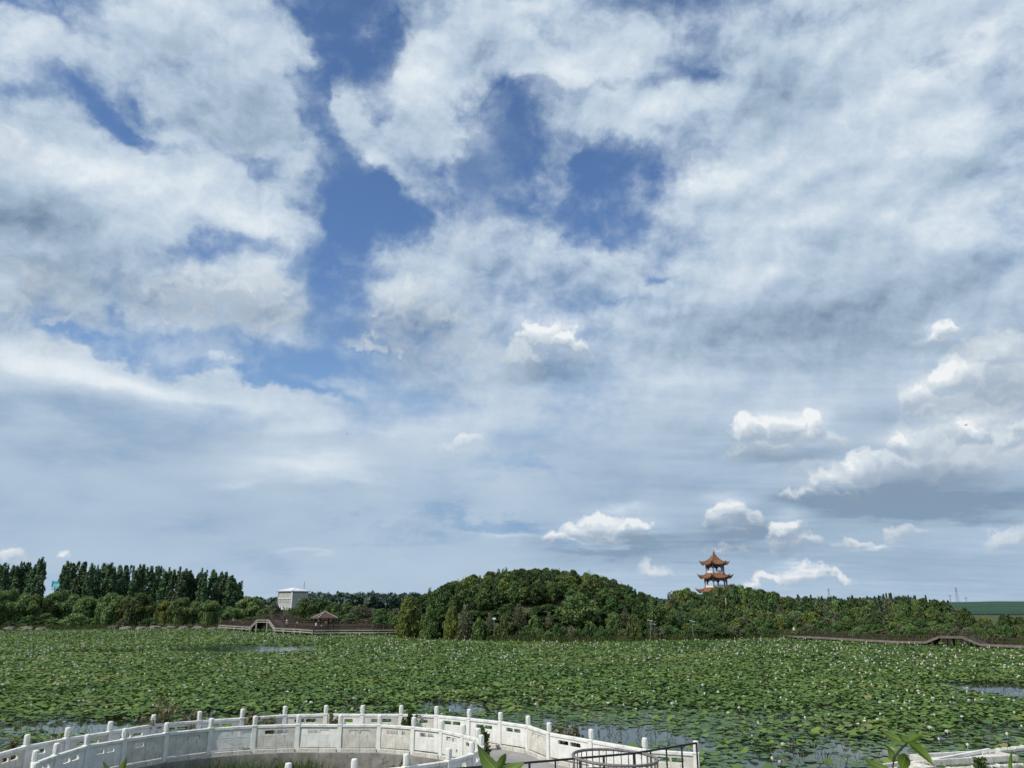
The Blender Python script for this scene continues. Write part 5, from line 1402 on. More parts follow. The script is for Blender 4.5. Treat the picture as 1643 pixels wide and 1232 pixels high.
skin = flat('skin', (.42, .26, .18)); hair = flat('black_hair', (.02, .016, .014)); white = flat('white_cloth', (.78, .77, .75)); pink = flat('pink_cloth', (.55, .34, .32)); navy = flat('dark_trousers', (.03, .03, .045)); cream = flat('cream_cloth', (.62, .50, .44)); teal = flat('grey_green_cloth', (.16, .22, .20)); brown = flat('brown_trousers', (.12, .07, .06)); blue = flat('pale_blue_cloth', (.35, .48, .52))
person(459.5, 1007.3, on_z(459, 1017, 0).y + 1.2, 1.68, 'stand', (skin, pink, navy, hair), 'person in a pink top and white hat standing on the left boardwalk', R(10), white)
person(476.5, 1008.2, on_z(476, 1018, 0).y + 1.2, 1.66, 'walk', (skin, cream, brown, hair), 'person in a cream top and brown trousers walking on the left boardwalk', R(70))
person(506.5, 1010.2, on_z(503, 1020, 0).y + 1.6, 1.6, 'stand', (skin, white, navy, hair), 'person in a white top standing at the left pavilion post', R(-30))
person(522.5, 1008.7, on_z(522, 1019.5, 0).y + 1.8, 1.7, 'walk', (skin, teal, navy, hair), 'person in a grey green top under the pavilion roof', R(60))
person(516.5, 1008.7, on_z(522, 1019.5, 0).y + 1.4, 1.6, 'sit', (skin, cream, navy, hair), 'person sitting low on the walkway before the pavilion', R(15))
person(373.5, 1002.2, on_z(373, 1012, 0).y + 1.2, 1.66, 'walk', (skin, blue, navy, hair), 'person in a pale blue top left of the boardwalk hump', R(80))
person(1275, 1018.5, on_z(1275, 1025.5, 0).y + 1.2, 1.66, 'stand', (skin, white, navy, hair), 'person in a white top at the left end of the right boardwalk', R(20))

# birds
def bird(px, py, d, span, label, rz):
    q = at_d(px, py, d); mb = MB()
    mb.lathe([(.01, -.5), (.07, -.35), (.11, 0), (.08, .3), (.03, .5)], (0, 0, 0), 8)
    body = [(v[0], v[2], v[1]) for v in mb.V]; mb.V = body
    b_ = tag(mb.build('bird', flat('dark_plumage', (.03, .03, .03)), smooth=True), label, 'bird')
    b_.location = q; b_.rotation_euler = (R(4), R(-14), rz); k = span / 2.0; b_.scale = (k, k, k)
    for s in (-1, 1):
        w = MB(); w.add([(0, .12, .03), (0, -.22, .03), (s * .55, -.16, .16), (s * .5, .14, .16), (s * 1.1, -.12, .02), (s * 1.0, .02, .03)], [(0, 1, 2, 3), (3, 2, 4, 5)]); w.add([(0, .12, .05), (0, -.22, .05), (s * .55, -.16, .18), (s * .5, .14, .18), (s * 1.1, -.12, .04), (s * 1.0, .02, .05)], [(3, 2, 1, 0), (5, 4, 2, 3)])
        w.build('wing', flat('dark_plumage', (.03, .03, .03)), b_)
bird(1550, 682, 90, .75, 'dark bird gliding before the big white cloud on the right', R(20))
bird(557, 696, 150, .7, 'tiny dark bird in the pale sky left of centre', R(-15))
# ------------------------------------------------------------------ ring walkway by the lake
def resample(pts, n):
    d = [0]
    for a, b_ in zip(pts, pts[1:]): d.append(d[-1] + (b_ - a).length)
    out = []
    for k in range(n):
        t = d[-1] * k / (n - 1); i = max(j for j in range(len(d)) if d[j] <= t + 1e-9); i = min(i, len(pts) - 2)
        out.append(pts[i].lerp(pts[i + 1], (t - d[i]) / (d[i + 1] - d[i])))
    return out
F_ring = [p for p in FP if True][:14]
nA, nB = resample(NP, 60), resample(F_ring, 60)
slab = MB()
def strip(mb, A, B, z0, z1):
    n = len(A)
    V = [(p.x, p.y, z1) for p in A] + [(p.x, p.y, z1) for p in B] + [(p.x, p.y, z0) for p in A] + [(p.x, p.y, z0) for p in B]
    Fc = []
    for i in range(n - 1):
        Fc += [(i, i + 1, n + i + 1, n + i), (3 * n + i, 3 * n + i + 1, 2 * n + i + 1, 2 * n + i), (2 * n + i, 2 * n + i + 1, i + 1, i), (n + i, n + i + 1, 3 * n + i + 1, 3 * n + i)]
    mb.add(V, Fc)
def offset(pts, d):
    out = []
    for i, p in enumerate(pts):
        t = (pts[min(i + 1, len(pts) - 1)] - pts[max(i - 1, 0)]).normalized(); out.append(p + Vector((-t.y, t.x)) * d)
    return out
strip(slab, offset(nA, -.16), offset(nB, .16), DECK - .22, DECK)
ring = slab.build('walkway', M['paving']); tag(ring, kind='structure')
# the wide end of the walkway
poly = [Vector(p) for p in [FP[i] for i in range(14, 20)]]
poly = [F_ring[-1] + Vector((.1, .1))] + poly + [Vector((5.9, 18.5)), Vector((-6.5, 18.5))] + list(reversed([p + Vector((-.02, 0)) for p in TP[1:]])) + [offset(nA, -.16)[-1]]
bm = bmesh.new(); vs = [bm.verts.new((p.x, p.y, DECK - .004)) for p in poly]; f = bm.faces.new(vs); bmesh.ops.triangulate(bm, faces=[f])
r_ = bmesh.ops.extrude_face_region(bm, geom=bm.faces[:]); bmesh.ops.translate(bm, vec=(0, 0, -.25), verts=[v for v in r_['geom'] if isinstance(v, bmesh.types.BMVert)])
bmesh.ops.recalc_face_normals(bm, faces=bm.faces)
me = bpy.data.meshes.new('terrace'); bm.to_mesh(me); bm.free(); me.materials.append(M['paving']); tag(put('terrace', me), kind='structure')
# stained concrete skirt under the inner rail, and piers
sk = MB(); strip(sk, offset(nA, -.20), offset(nA, .02), .52, DECK - .015); tag(sk.build('walkway_edge_beam', M['concrete']), kind='structure')
sk = MB(); strip(sk, offset(nB, .16), offset(nB, .02), .62, DECK - .015); tag(sk.build('walkway_outer_beam', M['concrete']), kind='structure')
sk = MB(); tps = resample(TP, 30); strip(sk, offset(tps, .0), offset(tps, .2), .3, DECK - .02); tag(sk.build('terrace_edge_beam', M['concrete']), kind='structure')
for k in range(4, 60, 7):
    c = (nA[k] + nB[k]) / 2; d_ = (nB[k] - nA[k]).normalized()
    mb = MB(); mb.bar((c.x - d_.x * .9, c.y - d_.y * .9, .3), (c.x + d_.x * .9, c.y + d_.y * .9, .3), .35, 2.2); tag(mb.build('walkway_pier', M['concrete']), kind='structure')

# marble balustrades -----------------------------------------------------------
def post_mesh():
    mb = MB(); w = .082
    mb.box(-w, w, -w, w, 0, .96)
    mb.add([(-w-.012,-w-.012,.90),(w+.012,-w-.012,.90),(w+.012,w+.012,.90),(-w-.012,w+.012,.90),(-w-.012,-w-.012,.965),(w+.012,-w-.012,.965),(w+.012,w+.012,.965),(-w-.012,w+.012,.965)], [(3,2,1,0),(4,5,6,7),(0,1,5,4),(1,2,6,5),(2,3,7,6),(3,0,4,7)])
    return mb.mesh('post', M['marble'], bevel=.008)
def cap_mesh():
    mb = MB(); mb.lathe([(.066, .955), (.066, .985), (.083, 1.0), (.085, 1.12), (.086, 1.235), (.080, 1.262), (.05, 1.275), (.0, 1.278)], (0, 0, 0), 14)
    for k in range(7):
        a = k * math.pi * 2 / 7; mb.bar((.085 * math.cos(a), .085 * math.sin(a), 1.02), (.086 * math.cos(a), .086 * math.sin(a), 1.2), .012)
    return mb.mesh('cap', M['marble'], smooth=False)
POST, CAP = post_mesh(), cap_mesh()
BR = random.Random(5)
def plate(mb, L, zs, holes, th, x0=0.0):
    xs = sorted({x0, L} | {v for q in holes for v in q[:2]}); zz_ = sorted(set(zs) | {v for q in holes for v in q[2:4]})
    for i in range(len(xs) - 1):
        for j in range(len(zz_) - 1):
            cx, cz = (xs[i] + xs[i + 1]) / 2, (zz_[j] + zz_[j + 1]) / 2
            if any(q[0] < cx < q[1] and q[2] < cz < q[3] for q in holes): continue
            mb.box(xs[i], xs[i + 1], -th / 2, th / 2, zz_[j], zz_[j + 1])
def panel_mesh(style):
    """unit panel 1.4 m long, stretched to the bay; style 0 open slots, 1 one slot blocked, 2 both blocked, 3 broken along the top"""
    mb = MB(); L = 1.4; a, b_, c, d = .30, .67, .73, 1.10
    z0, z1 = .625, .765
    holes = [(a, b_, z0, z1), (c, d, z0, z1)]
    plate(mb, L, [.17, .84], holes, .075)
    # scalloped slot corners and centre vase
    for (u0, u1) in ((a, b_), (c, d)):
        for x in (u0, u1):
            for z in (z0, z1): mb.box(x - .022, x + .022, -.034, .034, z - .016, z + .016)
    mb.lathe([(.012, z0), (.03, z0 + .03), (.02, z0 + .055), (.03, z0 + .08), (.014, z1)], (.70, 0, 0), 8)
    if style in (1, 2): mb.box(c + .01, d - .01, -.02, .02, z0 + .006, z1 - .006)
    if style == 2: mb.box(a + .01, b_ - .01, -.02, .02, z0 + .006, z1 - .006)
    for s in (-1, 1):                                    # raised moulding round the lower field, carved scroll in it
        y = s * .0365
        for q in (((.12, y, .235), (1.28, y, .235)), ((.12, y, .57), (1.28, y, .57))): mb.bar(q[0], q[1], .012, .012)
        pts = [(.7 + .36 * math.sin(t * 1.7) * (.3 + t / 9), y, .415 + .10 * math.cos(t * 2.3)) for t in np.linspace(0, 6.0, 26)]
        for i in range(25): mb.bar(pts[i], pts[i + 1], .010, .016)
    me = bpy.data.meshes.new('panel'); me.from_pydata(mb.V, [], mb.F); me.update()
    return me
PANELS = [panel_mesh(k) for k in range(3)]
RAILM = MB(); RAILM.box(0, 1.4, -.072, .072, .845, .945); RAILM.box(0, 1.4, -.045, .045, .82, .8449); RAILM = RAILM.mesh('handrail', M['marble'], bevel=.012)
PLM = MB(); PLM.box(0, 1.4, -.12, .12, -.05, .125); PLM = PLM.mesh('plinth', M['marble_old'], bevel=.01)
def balustrade(label, pts, z=DECK, styles=None, gap=None, plinth=True, skip=()):
    o = Vector((pts[0].x, pts[0].y, z))
    root = empty('balustrade', label, 'balustrade', o)
    for i, p in enumerate(pts):
        t = (pts[min(i + 1, len(pts) - 1)] - pts[max(i - 1, 0)]); a = math.atan2(t.y, t.x)
        tl = (BR.uniform(-.012, .012), BR.uniform(-.012, .012), a)
        q = put('post', POST, root, (p.x - o.x, p.y - o.y, 0), tl); put('cap', CAP, q)
        if i < len(pts) - 1 and i not in skip:
            n_ = pts[i + 1]; L = (n_ - p).length; a = math.atan2(n_.y - p.y, n_.x - p.x)
            st = styles[i] if styles and i < len(styles) else BR.choice([0, 0, 1, 2])
            mat = M['marble'] if BR.random() < .6 else M['marble_old']
            e = .082
            d = (n_ - p) / L
            c0 = (p.x - o.x + d.x * e, p.y - o.y + d.y * e)
            k = (L - 2 * e) / 1.4
            zoff = BR.uniform(-.012, .008); tilt = BR.uniform(-.02, .02)
            pn = put('panel', PANELS[st], root, (c0[0], c0[1], zoff), (tilt, 0, a), (k, 1, 1))
            if not pn.data.materials: pn.data.materials.append(M['marble'])
            pn.material_slots[0].link = 'OBJECT'; pn.material_slots[0].material = mat
            put('handrail', RAILM, root, (c0[0], c0[1], 0), (0, 0, a), (k, 1, 1))
            if plinth: put('plinth', PLM, root, (c0[0], c0[1], 0), (0, 0, a), (k, 1, 1))
    return root
for pm_ in PANELS: pm_.materials.append(M['marble'])
balustrade('white marble balustrade along the inner side of the curved walkway, nearer one', NP + [TP[0]], styles=[0, 0, 0, 0, 1, 2, 0, 0, 1, 2, 0, 0, 0, 0, 0])
balustrade('white marble balustrade along the lake side of the curved walkway, farther one', FP[:16], styles=[0, 0, 1, 0, 0, 0, 0, 0, 0, 0, 0, 0, 0, 0, 0])
balustrade('marble balustrade bays at the terrace corner behind the black handrail', FP[15:], z=DECK + .002, styles=[2, 0, 2, 0])
balustrade('short marble balustrade curving down to the bottom edge below the walkway', TP, styles=[0, 0, 1, 2, 0, 0])

# black handrail on the terrace
A_ = on_z(740, 1232, 2.3); B_ = on_z(1016.8, 1208, 2.3); C_ = at_d(1117.6, 1191.2, 24.9)
hr = empty('handrail_fence', 'black steel handrail with slim posts rising to the right across the terrace', 'handrail', (A_.x, A_.y, DECK))
o = Vector((A_.x, A_.y, DECK))
def hr_pt(px):
    u0 = [740, 1016.8, 1117.6]; a, b_ = (A_, B_) if px <= 1016.8 else (B_, C_); x0, x1 = (740, 1016.8) if px <= 1016.8 else (1016.8, 1117.6)
    lo, hi = 0.0, 1.0
    for _ in range(24):
        m_ = (lo + hi) / 2; q = a.lerp(b_, m_)
        if py_of(*q)[0] < px: lo = m_
        else: hi = m_
    return a.lerp(b_, lo)
MB().bar(A_ - o - (B_ - A_).normalized() * 1.5, B_ - o, .055, .05).build('rail', M['black_steel'], hr)
MB().bar(B_ - o, C_ - o, .055, .05).build('rail', M['black_steel'], hr)
for px in (770, 810, 849.5, 891, 930.7, 968.6, 1016.8, 1043.6, 1069, 1093.5, 1117.3):
    q = hr_pt(px) - o; MB().bar((q.x, q.y, 0), (q.x, q.y, q.z), .06 if px in (849.5, 930.7, 968.6, 1016.8) else .042).build('post', M['black_steel'], hr)

# round openwork railing on the terrace
cr = Vector((2.92, 23.62)); rad = 1.19
rg = empty('round_railing', 'round grey steel railing guarding an opening, behind the black handrail', 'railing', (cr.x, cr.y, DECK))
def circ(z, r, w, nm, tilt=.04):
    pts = [(r * math.cos(2 * math.pi * k / 40), r * math.sin(2 * math.pi * k / 40), z - tilt * math.cos(2 * math.pi * k / 40) * 1.2) for k in range(41)]
    MB().tube(pts, w, 6, cap=False).build(nm, M['grey_steel'], rg, smooth=True)
circ(1.12, rad, .042, 'top_ring'); circ(.62, rad, .026, 'middle_ring'); circ(.10, rad, .03, 'bottom_ring')
for k in range(34):
    a = 2 * math.pi * k / 34
    MB().bar((rad * math.cos(a), rad * math.sin(a), .0), (rad * math.cos(a), rad * math.sin(a), 1.1 - .048 * math.cos(a)), .026).build('baluster', M['grey_steel'], rg)

# fallen marble on the right bank
def fallen(px0, py0, px1, py1, z, name, label, build, roll=0.0, lift=0.0):
    a, b_ = on_z(px0, py0, z), on_z(px1, py1, z); d = b_ - a
    t = empty(name, label, 'balustrade piece', a + upv * lift, math.atan2(d.y, d.x)); build(t, d.length, roll); return t
def b_post(t, L, roll):
    mb = MB(); k = 8
    prof = [(.0, .12), (.10, .14), (.14, .115), (L * .28, .115), (L * .29, .135), (L * .34, .135), (L * .36, .11), (L - .3, .11), (L - .28, .13), (L, .13)]
    V = []; Fc = []
    for x, r in prof:
        for q in range(8):
            an = 2 * math.pi * q / 8 + .39 + roll; V.append((x, r * math.cos(an), r * math.sin(an)))
    for i in range(len(prof) - 1):
        for q in range(8): Fc.append((i * 8 + q, i * 8 + (q + 1) % 8, (i + 1) * 8 + (q + 1) % 8, (i + 1) * 8 + q))
    Fc.append(tuple(range(7, -1, -1))); Fc.append(tuple((len(prof) - 1) * 8 + q for q in range(8)))
    mb.add(V, Fc); mb.build('shaft', M['marble_old'], t)
    for x in (L * .42, L * .58, L * .74): MB().bar((x, -.105, .09), (x, .105, .09), .03, .06).build('band', M['marble_old'], t)
def b_frame(t, L, roll):
    Wd = 1.05
    for y in (0, Wd): MB().box(0, L, y - .07, y + .07, -.02, .16).build('rail', M['marble_old'], t)
    for x in (.08, L - .08): MB().box(x - .09, x + .09, .072, Wd - .072, -.01, .15).build('stile', M['marble_old'], t)
    mb = MB(); mb.box(.18, L - .18, .35, .75, .02, .09); mb.build('panel', M['marble_old'], t)
    MB().bar((.2, .1, .12), (L - .3, Wd - .15, .2), .12, .1).build('broken_strip', M['marble'], t)
fallen(1573, 1209, 1665, 1197, 1.02, 'toppled_pillar', 'toppled octagonal marble post lying uppermost at the right edge of the bank', b_post)
fallen(1496, 1226, 1632, 1218, .92, 'toppled_balustrade', 'collapsed marble balustrade frame lying flat below the toppled post', b_frame)
fallen(1465, 1226, 1590, 1210, .93, 'toppled_pillar', 'long toppled marble rail lying behind the collapsed frame', b_post, .3)
fallen(1448, 1244, 1500, 1236, .86, 'toppled_balustrade', 'collapsed marble frame cut by the bottom edge beside the leafy sprig', b_frame)
fallen(1520, 1236, 1660, 1227, .95, 'toppled_pillar', 'toppled marble post at the lower right corner', b_post, .6)

# ------------------------------------------------------------------ lotus
def inside(poly, x, y):
    c = np.zeros(x.shape, bool); n = len(poly); j = n - 1
    for i in range(n):
        xi, yi, xj, yj = poly[i][0], poly[i][1], poly[j][0], poly[j][1]
        cond = ((yi > y) != (yj > y)) & (x < (xj - xi) * (y - yi) / (yj - yi + 1e-12) + xi)
        c ^= cond; j = i
    return c
OUT = [(p.x, p.y) for p in offset(FP, -.05)] + [(6.4, 16), (-17.5, 16)]
def ell(px, py, hw, hh):
    c = on_z(px, py); a = on_z(px, py - hh); b_ = on_z(px, py + hh)
    return (c.x, c.y, hw / FPX * c.y, abs(a.y - b_.y) / 2 * 1.25)
OPEN = [(ell(390, 1041, 100, 4.0), 1.2), (ell(185, 1046, 60, 2.0), 1.1), (ell(330, 1038, 60, 2), .6), (ell(1622, 1107, 76, 9.5), 1.15), (ell(140, 1164, 100, 8), 1.1), (ell(50, 1172, 40, 5), .6),
        (ell(725, 1134, 50, 4.5), 1.0), (ell(575, 1137, 40, 5), .8), (ell(800, 1124, 100, 1.6), .75), (ell(890, 1158, 18, 5), .8), (ell(985, 1180, 85, 11), .84), (ell(1060, 1188, 60, 8), .72), (ell(340, 1152, 90, 4), .55),
        (ell(1330, 1214, 85, 13), .50), (ell(1245, 1222, 40, 9), .62), (ell(1450, 1215, 60, 8), .6), (ell(1250, 1155, 40, 4), .4), (ell(1340, 1137, 40, 4), .4), (ell(1580, 1180, 40, 8), .5), (ell(870, 1168, 30, 5), .6)]
def fields(x, y):
    r = np.hypot(x, y)
    wx = x + 1.6 * fbm(x, y, .35, 9.0); wy = y + 2.2 * fbm(x, y, .3, 11.0)
    op = np.zeros_like(x)
    for (cx, cy, ax, ay), s in OPEN:
        q = ((wx - cx) / ax) ** 2 + ((wy - cy) / ay) ** 2
        op = np.maximum(op, s * np.clip(1.45 - q * .75, 0, 1))
    n = fbm(x, y, .16, 4.0)
    flt = np.clip((60 - r) / 14 + 1.1 * n, 0, 1)                 # floating pads near the walkway
    flt = np.maximum(flt, np.clip(op * 1.4, 0, 1))
    return op, flt, n
def scatter(n, r0, r1, amax, rng):
    a = rng.uniform(-amax, amax, n); r = np.sqrt(rng.uniform(r0 ** 2, r1 ** 2, n))
    return r * np.sin(a), r * np.cos(a)
def lake_ok(x, y):
    h = ground_h(x, y); ang = np.arctan2(x, y); r = np.hypot(x, y); rs = np.interp(ang, sh_ang, sh_rad)
    ok = (h < -.05) & (r < rs + 3) & ~inside(OUT, x, y)
    return ok
def leaf_block(x, y, flt, op, nseg, rng, rscale=1.0):
    n = len(x)
    isf = rng.uniform(0, 1, n) < flt * .85
    r = (.10 + .17 * rng.beta(1.6, 2.0, n)) * rscale * np.where(isf, .95, 1.0)
    hgt = np.where(isf, rng.uniform(.012, .05, n), rng.uniform(.08, .34, n) ** 1.0 * (1 + .25 * fbm(x, y, .5, 7.0)) * (1 - .7 * np.clip(op, 0, 1)))
    hgt = np.maximum(hgt * np.where(np.hypot(x, y) > 105, .62, 1.0), .012)
    tilt = np.where(isf, rng.normal(0, .035, n), rng.normal(.0, .20, n)); ta = rng.uniform(0, 2 * math.pi, n)
    cup = np.where(isf, .0, rng.uniform(-.05, .22, n))
    th = np.linspace(0, 2 * math.pi, nseg, endpoint=False)
    ca_, sa_ = np.cos(th)[None], np.sin(th)[None]
    wob = 1 + .10 * np.sin(th[None] * 3 + ta[:, None]) + .05 * rng.normal(0, 1, (n, nseg))
    lx = ca_ * wob; ly = sa_ * wob
    lz = cup[:, None] * np.ones((1, nseg)) + np.where(isf, 0, .16)[:, None] * np.sin(th[None] * 2 + ta[:, None])
    nx_, ny_ = np.cos(ta)[:, None], np.sin(ta)[:, None]
    dz_ = np.tan(tilt)[:, None] * (lx * nx_ + ly * ny_)
    X_ = x[:, None] + r[:, None] * lx; Y_ = y[:, None] + r[:, None] * ly; Z_ = hgt[:, None] + r[:, None] * (lz + dz_)
    Z_ = np.maximum(Z_, .006 + .004 * rng.uniform(0, 1, (n, 1)))
    V = np.zeros((n, nseg + 1, 3)); V[:, 0, 0] = x; V[:, 0, 1] = y; V[:, 0, 2] = np.maximum(hgt, .010); V[:, 1:, 0] = X_; V[:, 1:, 1] = Y_; V[:, 1:, 2] = Z_
    base = (np.arange(n) * (nseg + 1))[:, None]
    k = np.arange(nseg)
    Fc = np.stack([np.broadcast_to(base, (n, nseg)), base + 1 + k, base + 1 + (k + 1) % nseg], 2).reshape(-1, 3)
    tint = np.clip(rng.beta(2.2, 2.4, n) + .22 * fbm(x, y, .09, 3.0) + np.where(rng.uniform(0, 1, n) < .03, .4, 0), 0, 1)
    bloom_sheen = np.clip(np.where(isf, .75, .12) + rng.normal(0, .15, n), 0, 1)  # flat floating pads carry most of the painted sky sheen
    return V.reshape(-1, 3), Fc, np.repeat(tint, nseg + 1), np.repeat(bloom_sheen, nseg + 1)
bed = empty('lotus_bed', 'wide bed of lotus leaves and white lotus flowers filling the lake', 'lotus bed', (0, 60, 0))
lr = np.random.default_rng(17)
AM = R(43)
# near leaves
x, y = scatter(int(21.0 * .5 * 2 * AM * (92 ** 2 - 26 ** 2)), 26, 92, AM, lr)
ok = lake_ok(x, y); x, y = x[ok], y[ok]; op, flt, nn_ = fields(x, y)
keep = lr.uniform(0, 1, len(x)) > np.clip(op * 1.1, 0, .90 + .09 * (np.hypot(x, y) > 70)) + .05 + .30 * np.clip(flt, 0, 1) * np.clip(.6 - nn_, 0, 1)
x, y, op, flt = x[keep], y[keep], op[keep], flt[keep]
dist = np.hypot(x, y); inview = (np.abs(x / y) < .66) & (dist > 33.2)
# the 300 that show largest become objects of their own
order = np.argsort(np.where(inview, dist, 1e9))[:300]
mask = np.zeros(len(x), bool); mask[order] = True
V1, F1, t1, b1_ = leaf_block(x[~mask], y[~mask], flt[~mask], op[~mask], 8, lr)
near_n = len(x)
xi, yi, fi_, oi_ = x[mask], y[mask], flt[mask], op[mask]
for k in range(len(xi)):
    v, f, t, bl = leaf_block(xi[k:k+1], yi[k:k+1], fi_[k:k+1], oi_[k:k+1], 12, lr)
    c = np.array([xi[k], yi[k], v[0, 2]])
    me = fast_mesh('leaf', v - c, f, M['lotus'], {'tint': t, 'bloom_sheen': bl})
    put('leaf', me, bed, (c[0], c[1] - 60, c[2]))
# far leaves
x, y = scatter(int(9.5 * .5 * 2 * AM * (232 ** 2 - 92 ** 2)), 92, 232, AM, lr)
ok = lake_ok(x, y); x, y = x[ok], y[ok]
q_ = lr.uniform(0, 1, len(x)) < np.clip(1.25 - (np.hypot(x, y) - 92) / 160, .45, 1); x, y = x[q_], y[q_]
op, flt, nn_ = fields(x, y)
keep = lr.uniform(0, 1, len(x)) > np.clip(op, 0, .985) + .02; x, y, op, flt = x[keep], y[keep], op[keep], flt[keep]
V2, F2, t2, b2_ = leaf_block(x, y, flt * .9, op, 5, lr, 1.2)
print('lotus leaves', near_n, len(x))
me = fast_mesh('leaves', np.vstack([V1, V2]) - np.array([0, 60, 0]), np.vstack([F1, F2 + len(V1)]), M['lotus'], {'tint': np.concatenate([t1, t2]), 'bloom_sheen': np.concatenate([b1_, b2_])})
tag(put('leaves', me, bed), kind='stuff')
# withered stalks standing bent in the open water
SV = []; SF = []
for (cx, cy, ax, ay), s_ in OPEN:
    if cy > 75: continue
    for k in range(int(90 * min(ax * ay / 12, 3))):
        x_, y_ = cx + lr.normal(0, .7) * ax, cy + lr.normal(0, .7) * ay
        if not lake_ok(np.array([x_]), np.array([y_]))[0]: continue
        h_ = lr.uniform(.1, .45); a_ = lr.uniform(0, 6.28); lx_, ly_ = h_ * lr.normal(0, .5), h_ * lr.normal(0, .5); w_ = .012; i = len(SV)
        SV += [(x_ - w_, y_ - 60, -.05), (x_ + w_, y_ - 60, -.05), (x_ + lx_ + w_, y_ + ly_ - 60, h_), (x_ + lx_ - w_, y_ + ly_ - 60, h_), (x_ + 2.2 * lx_ + w_, y_ + 2.2 * ly_ - 60, h_ * .6), (x_ + 2.2 * lx_ - w_, y_ + 2.2 * ly_ - 60, h_ * .6)]
        SF += [(i, i + 1, i + 2, i + 3), (i + 3, i + 2, i + 4, i + 5)]
tag(put('stalks', fast_mesh('stalks', np.array(SV), np.array(SF), M['twig']), bed), kind='stuff')
# flowers
def flower_geo(seed):
    rg_ = random.Random(seed); V = []; Fc = []
    openness = rg_.uniform(.35, .95)
    for ring_, (n_, s_, h_) in enumerate(((7, 1.0, .85), (5, .55, 1.0))):
        for k in range(n_):
            a = 2 * math.pi * k / n_ + ring_ * .4; ca_, sa_ = math.cos(a), math.sin(a); w = .055
            rad_ = .10 * openness * s_
            base = Vector((ca_ * .015, sa_ * .015, 0)); tip = Vector((ca_ * rad_ * 1.2, sa_ * rad_ * 1.2, .16 * h_)); mid = Vector((ca_ * rad_, sa_ * rad_, .075 * h_)); sd_ = Vector((-sa_, ca_, 0)) * w
            i = len(V); V += [base, mid - sd_, tip, mid + sd_]; Fc += [(i, i + 1, i + 2, i + 3)]
    i = len(V); V += [(-.005, 0, -.12), (.005, 0, -.12), (.008, 0, 0), (-.008, 0, 0)]; Fc += [(i, i + 1, i + 2, i + 3)]
    return np.array([tuple(v) for v in V]), np.array(Fc)
FG = [flower_geo(k) for k in range(5)]
x, y = scatter(int(.21 * .5 * 2 * AM * (225 ** 2 - 30 ** 2)), 30, 225, AM, lr)
ok = lake_ok(x, y); x, y = x[ok], y[ok]; op, flt, nn_ = fields(x, y)
keep = (lr.uniform(0, 1, len(x)) > op * 1.3 + .35 * flt) & (lr.uniform(0, 1, len(x)) < .62 + .5 * fbm(x, y, .12, 8.0)) & (lr.uniform(0, 1, len(x)) < np.clip(1.35 - np.hypot(x, y) / 240, .3, 1)); x, y = x[keep], y[keep]
dist = np.hypot(x, y); inview = (np.abs(x / y) < .66) & (dist > 34)
order = np.argsort(np.where(inview, dist, 1e9))
FM = []
for v, f in FG:
    mesh_ = fast_mesh('flower', v, f, M['petal']); FM.append(mesh_)
for k in order[:300]:
    s = lr.uniform(.6, 1.05); put('flower', FM[k % 5], bed, (x[k], y[k] - 60, lr.uniform(.25, .5)), (lr.normal(0, .15), lr.normal(0, .15), lr.uniform(0, 6)), (s, s, s))
VV = []; FF = []; off_ = 0
for k in order[300:]:
    v, f = FG[k % 5]; s = lr.uniform(.8, 1.3) * (1.1 if dist[k] > 90 else 1)
    VV.append(v * s + np.array([x[k], y[k] - 60, lr.uniform(.2, .36)])); FF.append(f + off_); off_ += len(v)
tag(put('flowers', fast_mesh('flowers', np.vstack(VV), np.vstack(FF), M['petal']), bed), kind='stuff')
print('flowers', len(x))

# ------------------------------------------------------------------ weeds and grass
def blades(n, hmin, hmax, w, rng, spread, lean=.35):
    x = rng.normal(0, spread, n); y = rng.normal(0, spread, n); h = rng.uniform(hmin, hmax, n); a = rng.uniform(0, 6.28, n)
    lx, ly = rng.normal(0, lean, n) * h, rng.normal(0, lean, n) * h
    sx, sy = np.cos(a) * w, np.sin(a) * w
    V = np.zeros((n, 6, 3))
    for i, (t, ww) in enumerate(((0, 1), (.55, .8), (1, .12))):
        for s, j in ((-1, 0), (1, 1)):
            V[:, 2 * i + j] = np.stack([x + lx * t * t + s * sx * ww, y + ly * t * t + s * sy * ww, h * t], 1)
    base = (np.arange(n) * 6)[:, None]
    Fc = np.concatenate([base + np.array([0, 1, 3, 2]), base + np.array([2, 3, 5, 4])], 0)
    return V.reshape(-1, 3), Fc, np.repeat(rng.uniform(0, 1, n), 6)
gr = np.random.default_rng(3)
VV = []; FF = []; TT = []; off_ = 0
n_t = 0
while n_t < 420:
    a = gr.uniform(0, 6.28); q = math.sqrt(gr.uniform(0, 1)); x_, y_ = -7.4 + 6.2 * q * math.cos(a), 25.2 + 5.6 * q * math.sin(a)
    den = 1.0 if x_ < -7.2 else .35
    if gr.uniform() > den: continue
    if ((x_ + 7.4) / 6.6) ** 2 + ((y_ - 25.2) / 6.2) ** 2 < .45: continue
    v, f, t = blades(30, .3, 1.05 if x_ < -6.8 else .6, .013, gr, .2)
    VV.append(v + np.array([x_, y_, hz(x_, y_) - .03])); FF.append(f + off_); TT.append(t); off_ += len(v); n_t += 1
for k in range(260):
    x_ = gr.uniform(12.5, 27); y_ = 30 + (x_ - 14.5) * .44 + gr.uniform(-4, .4); v, f, t = blades(22, .12, .45, .010, gr, .15)
    VV.append(v + np.array([x_, y_, hz(x_, y_) - .03])); FF.append(f + off_); TT.append(t); off_ += len(v)
tag(put('grass', fast_mesh('grass', np.vstack(VV), np.vstack(FF), M['weed_green'], {'tint': np.concatenate(TT)})), 'tall green grass filling the hollow inside the curved walkway', 'grass', kind='stuff')
